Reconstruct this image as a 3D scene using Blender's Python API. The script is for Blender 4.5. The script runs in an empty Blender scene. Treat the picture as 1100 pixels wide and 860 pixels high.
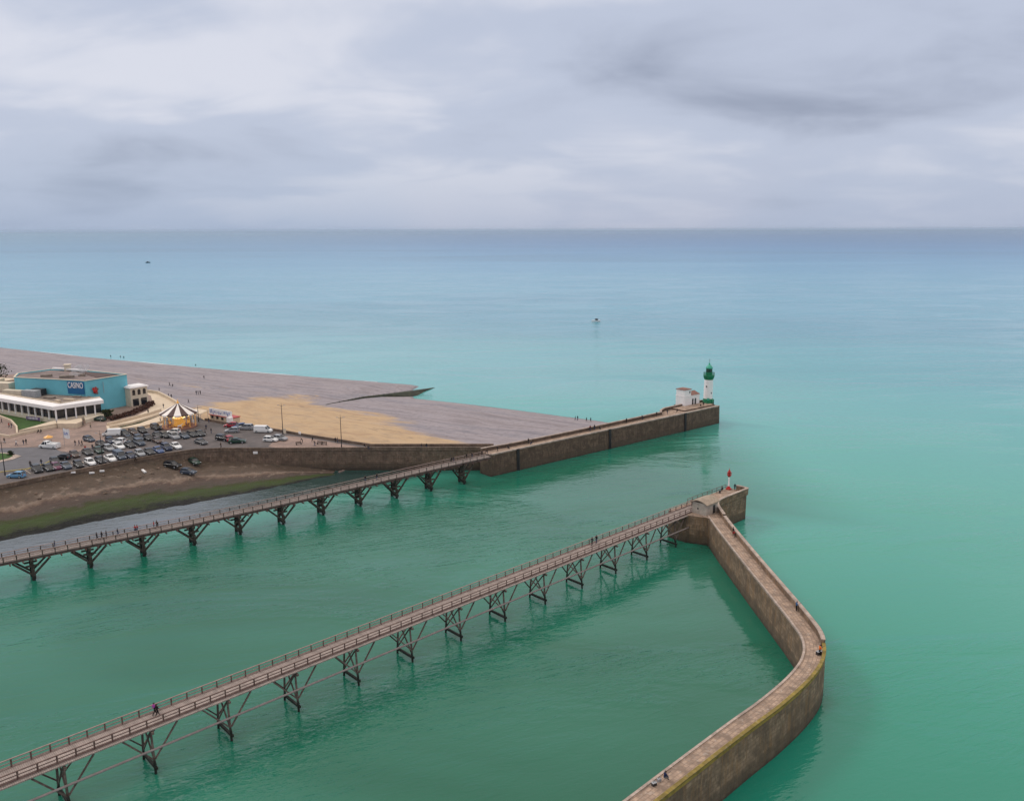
import bpy, bmesh, math, random
from mathutils import Vector, Matrix
from mathutils.geometry import tessellate_polygon
from mathutils.bvhtree import BVHTree
R = math.radians
random.seed(7)
scene = bpy.context.scene
C = bpy.data.collections.new("place"); scene.collection.children.link(C)

# ------------------------------------------------------------------ camera
FPX, CAMH = 900.0, 70.0
PITCH = math.atan(183.3 / FPX); ROLL = R(0.16)
cam_d = bpy.data.cameras.new("camera"); cam = bpy.data.objects.new("camera", cam_d); C.objects.link(cam)
cam_d.sensor_fit = 'HORIZONTAL'; cam_d.sensor_width = 36; cam_d.lens = 36 * FPX / 1100
cam_d.clip_start = 0.5; cam_d.clip_end = 200000
_f = Vector((0, math.cos(PITCH), -math.sin(PITCH))); _u = Vector((0, math.sin(PITCH), math.cos(PITCH))); _r = Vector((1, 0, 0))
_rc = _r * math.cos(ROLL) - _u * math.sin(ROLL); _uc = _r * math.sin(ROLL) + _u * math.cos(ROLL)
cam.matrix_world = Matrix(((_rc.x, _uc.x, -_f.x, 0), (_rc.y, _uc.y, -_f.y, 0), (_rc.z, _uc.z, -_f.z, CAMH), (0, 0, 0, 1)))
scene.camera = cam

def ray(px, py):
    return ((px - 550) / FPX * _rc + (430 - py) / FPX * _uc + _f).normalized()
def P(px, py, z=0.0):
    """ground point of the survey: where the sight line through (px,py) meets height z"""
    d = ray(px, py); t = (z - CAMH) / d.z
    return Vector((d.x * t, d.y * t, z))

# ------------------------------------------------------------------ sky, sun, exposure
world = bpy.data.worlds.new("World"); scene.world = world; world.use_nodes = True
SUN_EL, SUN_AZ = R(42), R(-60)
def build_world():
    nt = world.node_tree; N = nt.nodes; L = nt.links; N.clear()
    out = N.new('ShaderNodeOutputWorld')
    sky = N.new('ShaderNodeTexSky'); sky.sky_type = 'NISHITA'; sky.sun_disc = False
    sky.sun_elevation = SUN_EL; sky.sun_rotation = SUN_AZ
    b1 = N.new('ShaderNodeBackground'); b1.inputs[1].default_value = 0.08; L.new(sky.outputs[0], b1.inputs[0])
    tc = N.new('ShaderNodeTexCoord'); sp = N.new('ShaderNodeSeparateXYZ'); L.new(tc.outputs['Generated'], sp.inputs[0])
    def M(op, a, b=None, c=None, clamp=False):
        n = N.new('ShaderNodeMath'); n.operation = op; n.use_clamp = clamp
        for i, v in enumerate((a, b, c)):
            if v is None: continue
            if isinstance(v, (int, float)): n.inputs[i].default_value = v
            else: L.new(v, n.inputs[i])
        return n.outputs[0]
    z = M('MAXIMUM', sp.outputs[2], 0.0)
    zz = M('ADD', z, 0.20)
    u = M('DIVIDE', sp.outputs[0], zz); v = M('DIVIDE', sp.outputs[1], zz)
    cb = N.new('ShaderNodeCombineXYZ'); L.new(u, cb.inputs[0]); L.new(v, cb.inputs[1])
    def noise(scale, off, det=5, rough=.5, dist=0.3, sx=1, sy=1):
        mp = N.new('ShaderNodeMapping'); mp.inputs['Location'].default_value = off; mp.inputs['Scale'].default_value = (sx, sy, 1)
        L.new(cb.outputs[0], mp.inputs[0])
        n = N.new('ShaderNodeTexNoise'); n.inputs['Scale'].default_value = scale; n.inputs['Detail'].default_value = det
        n.inputs['Roughness'].default_value = rough; n.inputs['Distortion'].default_value = dist
        L.new(mp.outputs[0], n.inputs['Vector']); return n.outputs['Fac']
    big = noise(0.62, (4.4, 1.2, 0), 3, .45, .4, sy=1.)
    fine = noise(1.9, (7.3, 2.2, 0), 5, .52, .4, sx=.85)
    dark = M('ADD', M('MULTIPLY', big, .60), M('MULTIPLY', fine, .40))
    # a broad heavier bank to the right of the view
    def blob(u0, v0, ru, rv, amp):
        a = M('DIVIDE', M('SUBTRACT', u, u0), ru); b = M('DIVIDE', M('SUBTRACT', v, v0), rv)
        e = M('POWER', 2.718, M('MULTIPLY', M('ADD', M('MULTIPLY', a, a), M('MULTIPLY', b, b)), -1.0))
        return M('MULTIPLY', e, amp)
    dark = M('ADD', dark, blob(1.0, 2.85, .60, .36, .11))
    dark = M('SUBTRACT', dark, blob(-.8, 2.3, .8, .40, .06))
    dark = M('SUBTRACT', dark, blob(.2, 1.95, .5, .2, .09))
    cr = N.new('ShaderNodeValToRGB'); L.new(dark, cr.inputs[0]); cr.color_ramp.interpolation = 'EASE'
    e = cr.color_ramp.elements
    e[0].position = .39; e[0].color = (.69, .71, .80, 1)
    e[1].position = .73; e[1].color = (.32, .36, .47, 1)
    m = cr.color_ramp.elements.new(.52); m.color = (.515, .565, .695, 1)
    # thick low air just over the sea: even blue grey
    low = M('SUBTRACT', 1.0, M('DIVIDE', z, .12), clamp=True); low = M('MULTIPLY', M('POWER', low, 1.4), .85)
    ln = noise(.55, (1.3, 9.2, 0), 3, .5, .2, sx=.7, sy=.14)
    lr = N.new('ShaderNodeValToRGB'); L.new(ln, lr.inputs[0])
    lr.color_ramp.elements[0].position = .40; lr.color_ramp.elements[0].color = (.36, .45, .615, 1)
    lr.color_ramp.elements[1].position = .60; lr.color_ramp.elements[1].color = (.47, .51, .64, 1)
    mx = N.new('ShaderNodeMixRGB'); L.new(low, mx.inputs[0]); L.new(cr.outputs[0], mx.inputs[1]); L.new(lr.outputs[0], mx.inputs[2])
    # overcast sky: brighter towards the zenith
    k = M('ADD', .96, M('MULTIPLY', M('SUBTRACT', z, .25, clamp=True), 1.45))
    hi = M('MULTIPLY', M('SUBTRACT', z, .30, clamp=True), 4.0, clamp=True)
    mw = N.new('ShaderNodeMixRGB'); L.new(hi, mw.inputs[0]); L.new(mx.outputs[0], mw.inputs[1]); mw.inputs[2].default_value = (.66, .61, .565, 1)
    sc = N.new('ShaderNodeVectorMath'); sc.operation = 'SCALE'; L.new(mw.outputs[0], sc.inputs[0]); L.new(k, sc.inputs['Scale'])
    b2 = N.new('ShaderNodeBackground'); b2.inputs[1].default_value = 1.0; L.new(sc.outputs[0], b2.inputs[0])
    ms = N.new('ShaderNodeMixShader'); ms.inputs[0].default_value = .95
    L.new(b1.outputs[0], ms.inputs[1]); L.new(b2.outputs[0], ms.inputs[2]); L.new(ms.outputs[0], out.inputs[0])
build_world()
sun_d = bpy.data.lights.new("sun", 'SUN'); sun_d.energy = 0.85; sun_d.angle = R(14); sun_d.color = (1, .95, .9)
sun = bpy.data.objects.new("sun", sun_d); C.objects.link(sun)
sdir = Vector((math.sin(SUN_AZ) * math.cos(SUN_EL), math.cos(SUN_AZ) * math.cos(SUN_EL), math.sin(SUN_EL)))
sun.rotation_euler = sdir.to_track_quat('Z', 'Y').to_euler(); sun.location = (0, 0, 120)
vs = scene.view_settings; vs.view_transform = 'Standard'; vs.look = 'None'; vs.exposure = 0.10; vs.gamma = 1; vs.use_curve_mapping = False
scene.cycles.volume_bounces = 0
scene.cycles.max_bounces = 6

# ------------------------------------------------------------------ materials
class G:
    def __init__(s, name):
        s.m = bpy.data.materials.new(name); s.m.use_nodes = True; s.nt = s.m.node_tree
        s.N = s.nt.nodes; s.L = s.nt.links; s.b = s.N['Principled BSDF']
    def n(s, t, **k):
        n = s.N.new(t)
        for a, v in k.items(): setattr(n, a, v)
        return n
    def pos(s): return s.n('ShaderNodeNewGeometry').outputs['Position']
    def obj(s): return s.n('ShaderNodeTexCoord').outputs['Object']
    def uv(s): return s.n('ShaderNodeTexCoord').outputs['UV']
    def mapv(s, v, sc=(1, 1, 1), loc=(0, 0, 0), rot=(0, 0, 0)):
        m = s.n('ShaderNodeMapping'); m.inputs['Scale'].default_value = sc; m.inputs['Location'].default_value = loc; m.inputs['Rotation'].default_value = rot
        s.L.new(v, m.inputs[0]); return m.outputs[0]
    def noise(s, v, scale, det=4, rough=.55, dist=0.):
        n = s.n('ShaderNodeTexNoise'); n.inputs['Scale'].default_value = scale; n.inputs['Detail'].default_value = det
        n.inputs['Roughness'].default_value = rough; n.inputs['Distortion'].default_value = dist
        s.L.new(v, n.inputs['Vector']); return n.outputs['Fac']
    def math(s, op, a, b=None, c=None, clamp=False):
        n = s.n('ShaderNodeMath', operation=op, use_clamp=clamp)
        for i, v in enumerate((a, b, c)):
            if v is None: continue
            if isinstance(v, (int, float)): n.inputs[i].default_value = v
            else: s.L.new(v, n.inputs[i])
        return n.outputs[0]
    def ramp(s, f, stops, interp='LINEAR'):
        r = s.n('ShaderNodeValToRGB'); s.L.new(f, r.inputs[0]); cr = r.color_ramp; cr.interpolation = interp
        while len(cr.elements) < len(stops): cr.elements.new(.5)
        for e, (p, c) in zip(cr.elements, stops):
            e.position = p; e.color = (*c, 1) if len(c) == 3 else c
        return r.outputs[0]
    def fmap(s, f, a, b, c=0., d=1., smooth=True):
        n = s.n('ShaderNodeMapRange'); n.interpolation_type = 'SMOOTHSTEP' if smooth else 'LINEAR'
        s.L.new(f, n.inputs[0])
        for i, v in zip((1, 2, 3, 4), (a, b, c, d)): n.inputs[i].default_value = v
        return n.outputs[0]
    def mix(s, f, a, b, mode='MIX'):
        n = s.n('ShaderNodeMixRGB', blend_type=mode)
        for i, v in enumerate((f, a, b)):
            if isinstance(v, (int, float)): n.inputs[i].default_value = v
            elif isinstance(v, tuple): n.inputs[i].default_value = (*v, 1)
            else: s.L.new(v, n.inputs[i])
        return n.outputs[0]
    def col(s, v):
        if isinstance(v, tuple): s.b.inputs['Base Color'].default_value = (*v, 1)
        else: s.L.new(v, s.b.inputs['Base Color'])
    def rough(s, v):
        if isinstance(v, (int, float)): s.b.inputs['Roughness'].default_value = v
        else: s.L.new(v, s.b.inputs['Roughness'])
    def bump(s, h, dist=.05, strength=1., nrm=None):
        n = s.n('ShaderNodeBump'); n.inputs['Distance'].default_value = dist; n.inputs['Strength'].default_value = strength
        s.L.new(h, n.inputs['Height'])
        if nrm is not None: s.L.new(nrm, n.inputs['Normal'])
        s.L.new(n.outputs[0], s.b.inputs['Normal']); return n.outputs[0]

def sep(g, v):
    n = g.n('ShaderNodeSeparateXYZ'); g.L.new(v, n.inputs[0]); return n.outputs

def simple(name, c, rough=.6, var=.18, scale=1.5, metal=0., spec=.4, bump=0., emit=None):
    g = G(name); p = g.pos()
    n = g.noise(p, scale, 5, .6)
    lo = tuple(x * (1 - var) for x in c); hi = tuple(min(1, x * (1 + var)) for x in c)
    g.col(g.ramp(n, [(.3, lo), (.7, hi)])); g.rough(rough)
    g.b.inputs['Metallic'].default_value = metal; g.b.inputs['Specular IOR Level'].default_value = spec
    if bump: g.bump(g.noise(p, scale * 6, 4), bump)
    if emit:
        g.b.inputs['Emission Color'].default_value = (*emit[0], 1); g.b.inputs['Emission Strength'].default_value = emit[1]
    return g.m

def m_water():
    g = G("sea_water"); p = g.pos(); x, y, _ = sep(g, p)
    r2 = g.math('ADD', g.math('MULTIPLY', x, x), g.math('MULTIPLY', y, y)); r = g.math('SQRT', r2)
    wn = g.noise(g.mapv(p, (.0035, .0075, 1)), 1.0, 4, .5, .6)
    wn2 = g.noise(g.mapv(p, (.0006, .0022, 1)), 1.0, 4, .55, .8)
    # silt content by how far out the water lies (log of range), stirred by currents
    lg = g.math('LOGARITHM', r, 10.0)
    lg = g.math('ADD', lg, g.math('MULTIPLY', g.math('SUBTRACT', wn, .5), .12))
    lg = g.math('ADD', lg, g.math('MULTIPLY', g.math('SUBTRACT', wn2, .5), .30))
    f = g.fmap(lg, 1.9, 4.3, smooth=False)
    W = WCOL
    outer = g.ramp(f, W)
    # harbour water inside the jetties is darker green than the open water right of them
    val = g.math('SUBTRACT', g.math('MULTIPLY', x, .68), g.math('MULTIPLY', y, .73))
    s1 = g.math('MULTIPLY', g.fmap(x, 45, 50), g.fmap(y, 185, 215, 1, 0)); s2 = g.fmap(val, -52, -49)
    seaside = g.math('MAXIMUM', g.math('MAXIMUM', s1, s2), g.fmap(x, 44, 95))
    f2 = g.math('MAXIMUM', seaside, g.fmap(g.math('SUBTRACT', y, g.math('MULTIPLY', x, .8)), 215, 290))
    inner = g.ramp(g.noise(g.mapv(p, (.018, .03, 1)), 1.0, 3, .5, .5), [(.3, HARB[0]), (.7, HARB[1])])
    c = g.mix(f2, inner, outer)
    # grey silt and a painted dark wall reflection in the shallow strip between the bank and the timber walkway
    dline = g.math('SUBTRACT', y, g.math('MULTIPLY', x, .765))   # walkway line: y-.765x ~ 231
    sh = g.math('MULTIPLY', g.fmap(dline, 248, 256), g.fmap(x, -30, -12, 1, 0))
    sh = g.math('MULTIPLY', sh, g.fmap(y, 236, 244, 1, 0))
    c = g.mix(g.math('MULTIPLY', sh, .92), c, g.ramp(g.fmap(x, -84, -62), [(0, (.13, .135, .165)), (1, (.022, .032, .034))]))  # dark slate end paints the quay wall's reflection into the water colour
    # pale milky shallows along the shingle beach and a plume around the jetty heads
    pl = g.noise(g.mapv(p, (.012, .02, 1)), 1.0, 3, .5, .9)
    bl = g.math('ADD', g.math('MULTIPLY', x, .50), g.math('MULTIPLY', y, .866))
    b2 = g.math('MULTIPLY', g.fmap(bl, 272, 340), g.fmap(bl, 340, 640, 1, 0))
    b2 = g.math('MULTIPLY', b2, g.fmap(x, 20, 190, 1, 0))
    c = g.mix(g.math('MULTIPLY', b2, g.math('ADD', .15, g.math('MULTIPLY', pl, .75))), c, (.155, .40, .43))
    nb = g.math('SUBTRACT', g.math('MULTIPLY', x, .689), g.math('MULTIPLY', y, .725))   # across the near footbridge
    ed = g.math('MULTIPLY', g.fmap(nb, -104, -100), g.fmap(nb, -99, -86, 1, 0)); ed = g.math('MULTIPLY', ed, g.fmap(x, -30, 20, 1, 0))
    en = g.noise(g.mapv(p, (.35, .8, 1), rot=(0, 0, R(-30))), 1.0, 5, .65, 1.6)
    c = g.mix(g.math('MULTIPLY', g.math('MULTIPLY', ed, g.fmap(en, .54, .62)), .32), c, (.16, .27, .22))
    left_sky = g.math('MULTIPLY', g.fmap(g.math('DIVIDE', x, g.math('MAXIMUM', y, 1.)), .15, -.75, 0, 1), g.fmap(y, 330, 700))  # paler sky reflection on the left, painted into the water colour
    c = g.mix(g.math('MULTIPLY', left_sky, .45), c, (.13, .34, .42))
    c = g.mix(g.math('MULTIPLY', g.fmap(wn2, .52, .66), .25), c, (.02, .13, .20))
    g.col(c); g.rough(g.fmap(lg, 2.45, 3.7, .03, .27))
    g.b.inputs['IOR'].default_value = 1.42; g.b.inputs['Specular IOR Level'].default_value = .5
    # ripples: several trains, ruffled and slick patches
    q = g.mapv(p, (1, 1, 1), rot=(0, 0, R(-22)))
    w1 = g.noise(g.mapv(q, (.22, .75, 1)), 1.0, 3, .55, .9)
    w2 = g.noise(g.mapv(q, (.05, .16, 1), loc=(3, 8, 0)), 1.0, 3, .5, .6)
    w3 = g.noise(g.mapv(q, (.9, 2.1, 1)), 1.0, 2, .5, .3)
    patch = g.fmap(g.noise(g.mapv(p, (.012, .03, 1), loc=(5, 2, 0), rot=(0, 0, R(15))), 1.0, 4, .55, 1.0), .42, .62, .25, 1.)
    h = g.math('ADD', g.math('MULTIPLY', w1, .75), g.math('MULTIPLY', w2, .8))
    h = g.math('ADD', h, g.math('MULTIPLY', w3, .30))
    h = g.math('MULTIPLY', h, patch)
    far = g.noise(g.mapv(q, (.008, .022, 1)), 1.0, 4, .6, .5)
    h = g.math('ADD', h, g.math('MULTIPLY', far, 2.0))
    g.bump(h, .27)
    return g.m
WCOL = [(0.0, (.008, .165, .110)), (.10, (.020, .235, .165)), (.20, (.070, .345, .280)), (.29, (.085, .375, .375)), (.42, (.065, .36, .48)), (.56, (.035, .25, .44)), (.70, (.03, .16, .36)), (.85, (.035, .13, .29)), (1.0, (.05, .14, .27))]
HARB = [(.006, .106, .062), (.020, .158, .104)]

def m_stone(name, c1, c2, tide=.8, moss=0., bw=1.5, bh=.62, warm=(.16, .12, .085)):
    g = G(name); u = g.uv(); p = g.pos(); z = sep(g, p)[2]
    br = g.n('ShaderNodeTexBrick'); g.L.new(g.mapv(u, (1, 1, 1)), br.inputs['Vector'])
    br.inputs['Scale'].default_value = 1.0; br.inputs['Brick Width'].default_value = bw; br.inputs['Row Height'].default_value = bh
    br.inputs['Mortar Size'].default_value = .045; br.inputs['Color1'].default_value = (*c1, 1); br.inputs['Color2'].default_value = (*c2, 1)
    br.inputs['Mortar'].default_value = (*[x * .55 for x in c1], 1); br.inputs['Bias'].default_value = 0.
    c = br.outputs['Color']
    n1 = g.noise(p, .45, 6, .7); c = g.mix(g.math('MULTIPLY', g.fmap(n1, .40, .62), .85), c, tuple(x * .5 for x in c2))
    st = g.noise(g.mapv(u, (1.6, .12, 1)), 1.0, 5, .65, .4)
    c = g.mix(g.math('MULTIPLY', g.fmap(st, .47, .62), .7), c, warm)
    c = g.mix(g.math('MULTIPLY', g.fmap(g.noise(g.mapv(u, (2.4, .3, 1), loc=(9, 3, 0)), 1.0, 5, .6), .56, .72), .55), c, tuple(min(1, x * 1.5) for x in c1))
    sp = g.noise(g.mapv(p, (1, 1, .45)), 2.0, 6, .75); c = g.mix(g.math('MULTIPLY', g.fmap(sp, .47, .62), .65), c, tuple(x * .4 for x in c1))
    # tide mark: weed and damp below
    zt = g.math('ADD', z, g.math('MULTIPLY', g.noise(g.mapv(u, (.5, .2, 1)), 1.0, 4, .6), 1.2))
    c = g.mix(g.math('MULTIPLY', g.fmap(zt, tide + .2, tide + 1.4, 1, 0), .9), c, (.035, .028, .020))
    c = g.mix(g.math('MULTIPLY', g.math('MULTIPLY', g.fmap(zt, tide + .8, tide + 1.2), g.fmap(zt, tide + 1.6, tide + 2.6, 1, 0)), .45), c, (.10, .078, .052))
    c = g.mix(g.math('MULTIPLY', g.fmap(zt, 2.9, 3.5, 1, 0), .38), c, (.06, .042, .028))
    g.col(c); g.rough(.85)
    hb = g.math('ADD', g.math('MULTIPLY', br.outputs['Fac'], -.6), g.math('MULTIPLY', g.noise(p, 3, 4), 1.0))
    g.bump(hb, .08)
    return g.m

def m_deckstone(name, c1, c2, moss=False):
    g = G(name); u = g.uv(); p = g.pos()
    br = g.n('ShaderNodeTexBrick'); g.L.new(u, br.inputs['Vector']); br.inputs['Scale'].default_value = 1.
    br.inputs['Brick Width'].default_value = .8; br.inputs['Row Height'].default_value = .55; br.inputs['Mortar Size'].default_value = .03
    br.inputs['Color1'].default_value = (*c1, 1); br.inputs['Color2'].default_value = (*c2, 1); br.inputs['Mortar'].default_value = (*[x * .5 for x in c2], 1)
    c = br.outputs['Color']
    c = g.mix(g.fmap(g.noise(p, .6, 5, .65), .38, .68), c, tuple(x * .62 for x in c2))
    c = g.mix(g.math('MULTIPLY', g.fmap(g.noise(p, 2.2, 5, .7), .55, .72), .6), c, (.50, .46, .43))
    if moss: c = g.mix(g.math('MULTIPLY', g.fmap(g.noise(p, 1.1, 4), .45, .6), .5), c, (.16, .12, .03))
    g.col(c); g.rough(.9); g.bump(g.noise(p, 3, 4), .06); return g.m

def m_planks(name, c1, c2, along=.22):
    g = G(name); u = g.uv(); p = g.pos(); ux, uy, _ = sep(g, u)
    k = g.math('DIVIDE', ux, along); wn = g.n('ShaderNodeTexWhiteNoise', noise_dimensions='1D'); g.L.new(g.math('FLOOR', k), wn.inputs['W'])
    fr = g.math('FRACT', k); gap = g.math('LESS_THAN', fr, .12)
    c = g.mix(wn.outputs[0], c1, c2)
    pan = g.n('ShaderNodeTexWhiteNoise', noise_dimensions='1D'); g.L.new(g.math('FLOOR', g.math('DIVIDE', ux, 1.77)), pan.inputs['W'])
    c = g.mix(g.math('MULTIPLY', pan.outputs[0], .35), c, tuple(x * .72 for x in c1))
    c = g.mix(g.math('MULTIPLY', g.fmap(g.noise(p, 1.2, 5), .4, .7), .5), c, tuple(x * .55 for x in c2))
    c = g.mix(g.math('MULTIPLY', gap, .85), c, (.03, .026, .024))
    g.col(c); g.rough(.8); return g.m

def m_wood(name, c1, c2, tide=1.9):
    g = G(name); p = g.pos(); z = sep(g, p)[2]
    c = g.mix(g.fmap(g.noise(p, 1.6, 5, .65), .35, .65), c1, c2)
    if tide: c = g.mix(g.fmap(g.math('ADD', z, g.math('MULTIPLY', g.noise(p, .7, 3), .9)), tide, tide + 1.1, 1, 0), c, (.012, .014, .010))
    g.col(c); g.rough(.85); g.bump(g.noise(p, 8, 3), .02); return g.m

def m_beach():
    g = G("shingle_and_sand"); p = g.pos(); z = sep(g, p)[2]
    at = g.n('ShaderNodeAttribute', attribute_name='sand'); sand = at.outputs['Fac']
    q = g.mapv(p, (1, 1, 1), rot=(0, 0, R(28)))
    st = g.noise(g.mapv(q, (.014, .09, 1)), 1.0, 6, .65, 1.2)
    st2 = g.noise(g.mapv(q, (.03, .35, 1), loc=(4, 4, 0)), 1.0, 5, .6, .8)
    n = g.noise(p, .25, 6, .7)
    c = g.ramp(st, [(.32, (.235, .200, .210)), (.5, (.335, .295, .315)), (.68, (.23, .218, .25))])
    c = g.mix(g.math('MULTIPLY', g.fmap(st2, .5, .66), .5), c, (.14, .125, .145))
    c = g.mix(g.math('MULTIPLY', g.fmap(n, .5, .7), .4), c, (.345, .30, .31))
    c = g.mix(g.math('MULTIPLY', g.fmap(g.noise(p, .55, 6, .75), .5, .66), .5), c, (.15, .13, .145))
    s = g.math('ADD', sand, g.math('MULTIPLY', g.math('SUBTRACT', g.noise(g.mapv(q, (.03, .10, 1)), 1.0, 7, .7, 1.0), .5), 2.0))
    sf = g.fmap(s, .36, .78)
    sc = g.ramp(g.noise(g.mapv(q, (.05, .22, 1)), 1.0, 6, .65, 1.), [(.3, (.40, .26, .155)), (.5, (.52, .36, .205)), (.75, (.52, .37, .235))])
    sc = g.mix(g.math('MULTIPLY', g.fmap(g.noise(g.mapv(q, (.10, .16, 1), loc=(2, 1, 0)), 1.0, 6, .7, .8), .48, .68), .55), sc, (.34, .25, .175))
    sc = g.mix(g.math('MULTIPLY', g.fmap(g.noise(g.mapv(q, (.08, .5, 1), loc=(7, 1, 0)), 1.0, 5, .65, 1.2), .57, .68), .7), sc, (.22, .16, .11))
    c = g.mix(g.math('MULTIPLY', sf, .94), c, sc)
    c = g.mix(g.fmap(z, .15, .9, .75, 0), c, (.10, .092, .105))
    g.col(c); g.rough(.95); g.bump(g.math('ADD', g.noise(p, .8, 5), g.noise(p, 4, 3)), .25)
    return g.m

def m_bank():
    g = G("mud_bank"); u = g.uv(); p = g.pos(); ux, s, _ = sep(g, u)
    n = g.noise(g.mapv(p, (.09, .09, .3)), 1.0, 6, .65, .6)
    sj = g.math('ADD', s, g.math('MULTIPLY', g.math('SUBTRACT', n, .5), .34))
    sj = g.math('ADD', sj, g.math('MULTIPLY', g.math('SUBTRACT', g.noise(p, .35, 6, .75), .5), .22))
    c = g.ramp(sj, [(0., (0.1110, 0.0777, 0.0540)), (.25, (0.1036, 0.0703, 0.0504)), (.335, (0.1258, 0.0888, 0.0684)), (.36, (0.2368, 0.1739, 0.1332)), (.40, (0.1850, 0.1258, 0.0936)), (.45, (0.0888, 0.0555, 0.0432)), (.60, (0.0740, 0.0555, 0.0432)), (.65, (0.0407, 0.0444, 0.0086)), (.74, (0.036, 0.062, 0.006)), (.88, (0.030, 0.044, 0.007)), (.94, (0.0074, 0.0081, 0.0058)), (1., (0.0059, 0.0059, 0.0058))])
    c = g.mix(g.math('MULTIPLY', g.fmap(g.noise(p, .5, 6, .7), .5, .7), .6), c, (.045, .04, .028))
    lt = g.noise(g.mapv(p, (.35, .35, 1), loc=(5, 5, 0)), 1.0, 5, .7)
    c = g.mix(g.math('MULTIPLY', g.math('MULTIPLY', g.fmap(lt, .55, .68), g.fmap(s, .5, .6, 1, 0)), .6), c, (.30, .23, .18))
    g.col(c); g.rough(.9); g.bump(g.math('ADD', g.noise(p, .5, 6, .7), g.noise(p, 2.5, 4)), .5); return g.m

def m_pave(name, c1, c2, s=.5):
    g = G(name); p = g.pos()
    br = g.n('ShaderNodeTexBrick'); g.L.new(g.mapv(p, (1, 1, 0), rot=(0, 0, R(44))), br.inputs['Vector']); br.inputs['Scale'].default_value = 1
    br.inputs['Brick Width'].default_value = s * 2; br.inputs['Row Height'].default_value = s; br.inputs['Mortar Size'].default_value = .03
    br.inputs['Color1'].default_value = (*c1, 1); br.inputs['Color2'].default_value = (*c2, 1); br.inputs['Mortar'].default_value = (*[x * .6 for x in c2], 1)
    c = g.mix(g.fmap(g.noise(p, .15, 6, .65), .35, .7), br.outputs['Color'], tuple(x * .65 for x in c2))
    c = g.mix(g.math('MULTIPLY', g.fmap(g.noise(p, .7, 5, .7), .5, .72), .5), c, tuple(x * .5 for x in c1))
    g.col(c); g.rough(.85); return g.m

def m_leaf(name, c):
    return simple(name, c, .8, .5, 2.5, spec=.2, bump=.05)

M = {}
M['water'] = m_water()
M['stone'] = m_stone("jetty_masonry", (.34, .235, .155), (.20, .135, .09), warm=(.25, .14, .065))
M['stone2'] = m_stone("long_jetty_masonry", (.20, .135, .092), (.135, .088, .06), tide=.6, warm=(.085, .055, .038))
M['stone3'] = m_stone("quay_masonry", (.26, .175, .125), (.175, .118, .085), tide=1.3)
M['dstone'] = m_deckstone("jetty_paving", (.46, .325, .24), (.32, .23, .175))
M['coping'] = m_deckstone("pale_coping", (.50, .40, .34), (.42, .33, .28))
M['moss'] = m_deckstone("mossy_coping", (.30, .22, .045), (.24, .175, .04), True)
M['plank'] = m_planks("weathered_planks", (.40, .325, .295), (.32, .262, .238))
M['plank2'] = m_planks("grey_planks", (.235, .195, .18), (.30, .255, .235), .25)
M['wood'] = m_wood("trestle_timber", (.10, .07, .06), (.19, .14, .12), 2.4)
M['wood_dark'] = m_wood("dark_trestle_timber", (.028, .024, .018), (.075, .060, .045), 1.6)
M['rail'] = m_wood("rail_timber", (.25, .175, .155), (.32, .235, .21), 0)
M['rail_dark'] = m_wood("dark_rail_timber", (.10, .055, .047), (.15, .095, .08), 0)
M['pipe'] = simple("pipe_metal", (.27, .22, .215), .5)
M['beach'] = m_beach(); M['bank'] = m_bank()
M['asphalt'] = m_pave("car_park_surface", (.135, .112, .108), (.115, .098, .098), 1.2)
M['road'] = simple("road_asphalt", (.125, .122, .135), .9, .15, .4)
M['brick'] = m_pave("plaza_brick", (.36, .245, .20), (.28, .20, .17), .6)
M['cream'] = simple("cream_concrete", (.60, .49, .37), .8, .12, .8)
M['creamwall'] = simple("cream_render", (.62, .54, .43), .8, .1, .8)
M['white'] = simple("white_paint", (.80, .78, .78), .6, .06, 1)
M['lhwhite'] = simple("lighthouse_white", (.83, .80, .80), .5, .05, 1.2)
M['green'] = simple("lighthouse_green", (.012, .19, .085), .4, .2, 3)
M['greenlight'] = simple("verdigris_green", (.05, .36, .25), .4, .15, 3)
M['red'] = simple("red_paint", (.42, .025, .02), .4, .15, 3)
M['roofred'] = simple("faded_red_roof", (.24, .12, .095), .8, .2, 1.5)
M['turq'] = simple("turquoise_cladding", (.15, .48, .58), .6, .07, .25)
M['signblue'] = simple("sign_blue", (.012, .12, .29), .5, .08, 1)
M['brownroof'] = m_pave("mauve_gravel_roof", (.235, .175, .165), (.20, .155, .15), 3)
M['roofgrey'] = simple("grey_brown_roof", (.21, .17, .145), .9, .35, .5)
M['glass'] = simple("dark_glass", (.022, .024, .030), .12, .3, .6, spec=.6)
M['grass'] = simple("lawn_grass", (.035, .085, .012), .95, .3, .9, bump=.08)
M['hedge'] = m_leaf("hedge_leaves", (.035, .045, .018)); M['hedgebrown'] = m_leaf("brown_hedge", (.09, .045, .035))
M['concrete'] = simple("hut_concrete", (.40, .35, .30), .85, .2, 1.2); M['hutwarm'] = simple("hut_roof_concrete", (.33, .26, .20), .9, .25, 1.5)
M['darkmetal'] = simple("dark_metal", (.03, .028, .03), .5); M['grey'] = simple("grey_metal", (.33, .34, .36), .5)
M['tyre'] = simple("tyre_rubber", (.012, .012, .013), .8)
M['brownstripe'] = simple("brown_canvas", (.085, .05, .045), .8); M['whitestripe'] = simple("white_canvas", (.82, .76, .72), .8, .04)
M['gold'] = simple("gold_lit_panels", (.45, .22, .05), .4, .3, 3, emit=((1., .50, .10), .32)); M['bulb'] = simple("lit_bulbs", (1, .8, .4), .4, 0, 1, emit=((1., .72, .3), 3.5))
M['purple'] = simple("purple_banner", (.13, .075, .19), .7); M['bluemark'] = simple("blue_print", (.05, .12, .40), .7)
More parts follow.
